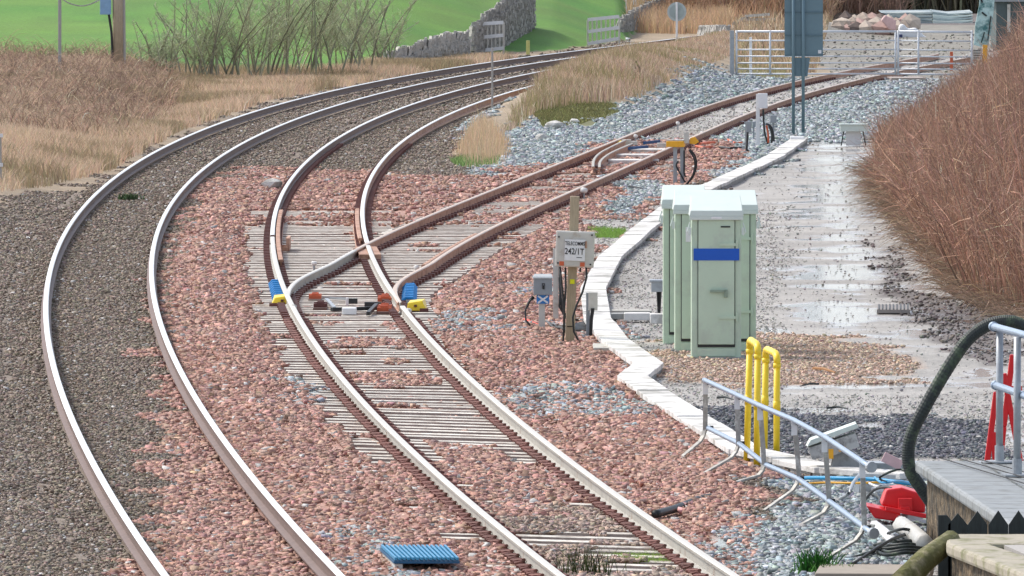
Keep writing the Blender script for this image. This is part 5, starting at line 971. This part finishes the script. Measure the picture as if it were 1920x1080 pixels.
# the big brown hedge
def hedge():
    n = 15000; y = rng.uniform(143, 300, n) ; y = 143 + (y - 143) ** 1.0; e = np.interp(y, [143, 152, 200, 233, 262, 300], [6.9, 6.3, 6.75, 7.9, 10.2, 13.0]); dpt = rng.uniform(0, 1, n) ** 1.5 * 4.2; x = e + .2 + dpt
    t = thing('brown_hedge', (8.5, 150, 0), 'great mass of leafless reddish brown stems along the right side', 'hedge')
    B = np.stack([x, y, hgt(x, y)], 1); edge = np.clip(1 - dpt / 1.6, 0, 1); H_ = rng.uniform(1.3, 2.9, n) * (1 - .35 * edge) + .5 * np.clip((y - 143) / 60, 0, 1)
    ppx, _ = proj(x - .5, y, 1.5); yt = np.interp(ppx, [1560, 1650, 1700, 1745, 1790, 1850, 1885, 1920, 1960], [330, 268, 210, 182, 150, 95, 40, 0, -60]) + np.abs(rng.normal(0, 40, n)) - 8; H_ = np.minimum(H_, np.maximum(.35, CAMZ - y * (yt + 276) / FPX))
    ln = rng.normal(-.06, .17, n) - edge * rng.uniform(0, .55, n) * (rng.random(n) < .7); fr = -np.clip((165 - y) / 22, 0, 1) * rng.uniform(0, 1.6, n)
    E = B + np.stack([ln * H_ * .8, fr + rng.normal(0, .4, n), H_ * np.clip(1 - .35 * np.abs(ln), .35, 1)], 1); M1 = B + np.stack([ln * H_ * .22, fr * .2, H_ * .62], 1)
    cc = pal(n, (.375, .215, .145), .42, .06); lo = rng.random(n) < .22; cc[lo] = pal(lo.sum(), (.42, .25, .17), .25)
    M1 = M1 + rng.normal(0, .12, (n, 3)); strands('stems', B, M1, E, np.clip(rng.lognormal(-4.95, .38, n), .0035, .024), cc, parent=t)
    m_ = 34000; i = rng.integers(0, n, m_); u = rng.uniform(.2, .98, m_)[:, None]; S0 = B[i] * (1 - u) ** 2 + M1[i] * 2 * u * (1 - u) + E[i] * u * u; L = rng.uniform(.2, .8, m_); E2 = S0 + np.c_[rng.normal(-.02, .45, m_), rng.normal(0, .4, m_), rng.uniform(-.3, 1, m_)] * L[:, None]
    strands('side_twigs', S0, (S0 + E2) / 2 + rng.normal(0, .04, (m_, 3)), E2, rng.uniform(.004, .007, m_), np.clip(cc[i] * rng.uniform(.8, 1.3, (m_, 1)), 0, .8), parent=t, seg=2)
    # low arching stems and litter at the foot
    k = 4200; yy = rng.uniform(141, 215, k); ee = np.interp(yy, [141, 152, 200, 233], [6.9, 6.4, 6.8, 7.9]); B2 = np.stack([ee + rng.uniform(-.1, 1.2, k), yy, np.zeros(k) + .02], 1); L = rng.uniform(.3, .95, k); E3 = B2 + np.stack([-L * rng.uniform(.4, 1, k), -rng.uniform(0, 1.5, k), rng.uniform(-.0, .25, k)], 1); E3[:, 2] = np.maximum(E3[:, 2], .01); M3 = (B2 + E3) / 2; M3[:, 2] += L * rng.uniform(.2, .6, k)
    strands('arching_stems', B2, M3, E3, rng.uniform(.005, .009, k), pal(k, (.36, .26, .18), .4), parent=t)
hedge()
# far thickets at the top
def thicket(name, poly_x, Y0, Y1, n, hh, base, label, sd=.4, r=.02):
    x = rng.uniform(*poly_x, n); y = rng.uniform(Y0, Y1, n); z = hgt(x, y, False); H_ = rng.uniform(*hh, n); B = np.stack([x, y, z], 1); E = B + np.stack([rng.normal(0, .5, n), rng.normal(0, .5, n), H_], 1); M1 = B + np.stack([rng.normal(0, .3, n), rng.normal(0, .2, n), H_ * .5], 1)
    tag(strands(name, B, M1, E, rng.uniform(r * .5, r * 1.4, n), pal(n, base, sd)), label, 'thicket', None, 'stuff')
thicket('far_woodland', (14.5, 22), 424, 440, 2600, (1.2, 4.5), (.11, .10, .06), 'dark leafless woodland at the top beyond the yard', .6, .05)
thicket('bracken', (6.0, 12.0), 396, 425, 7000, (.5, 2.2), (.42, .27, .17), 'rusty bracken left of the sign board at the top', .3, .02)
thicket('bracken', (11.5, 15.0), 410, 430, 4000, (.5, 2.4), (.26, .17, .12), 'brown bracken right of the sign board at the top', .4, .02)
x, y = region(14000, [(1175,62),(1370,66),(1372,48),(1560,44),(1560,20),(1180,20)], (345, 425)); blades('bank_grass', x, y, rng.uniform(.3, .9, len(x)), .03, pal(len(x), (.55, .38, .24)), 'tan grass on the bank below the round sign', .25)
x, y = region(2500, [(1378,150),(1480,150),(1480,110),(1378,100)], (285, 330)); blades('gate_grass', x, y, rng.uniform(.05, .25, len(x)), .02, pal(len(x), (.34, .31, .16)), 'patchy grass behind the left gate', .4)
x, y = region(5500, [(1378,140),(1530,140),(1560,40),(1378,50)], (302, 398)); blades('yard_grass', x, y, rng.uniform(.1, .5, len(x)), .03, pal(len(x), (.44, .33, .22), .35), 'rusty tan grass and weeds behind the left gate', .3)
# weeds at the bottom
def tuft(px, py, n, h, base, label, name, sp=.1, w_=.008):
    c = at(px, py); t = thing(name, c, label, 'plant'); x = c.x + rng.normal(0, sp, n); y = c.y + rng.normal(0, sp, n); B = np.stack([x, y, np.zeros(n)], 1); a = rng.normal(0, .5, n); L = h * rng.uniform(.5, 1.1, n); E = B + np.stack([a * L * .6, rng.normal(0, .1, n), L], 1); M1 = B + np.stack([a * L * .1, np.zeros(n), L * .6], 1)
    strands('blade_cluster', B, M1, E, w_, pal(n, base, .3), M_blade, parent=t)
tuft(1097, 1077, 110, .26, (.08, .11, .03), 'dark green rush tuft between the rails at the bottom', 'rush_tuft', .13, .004)
tuft(1527, 1078, 170, .22, (.06, .22, .04), 'dark green leafy weed on ballast at the bottom edge', 'leafy_weed', .07, .009)
tuft(1545, 1082, 60, .12, (.12, .30, .06), 'low green leaves right of the leafy weed', 'leafy_weed', .12, .012)
tuft(243, 373, 60, .10, (.10, .16, .07), 'small green weed between the rails of the outer track', 'leafy_weed', .14, .02)
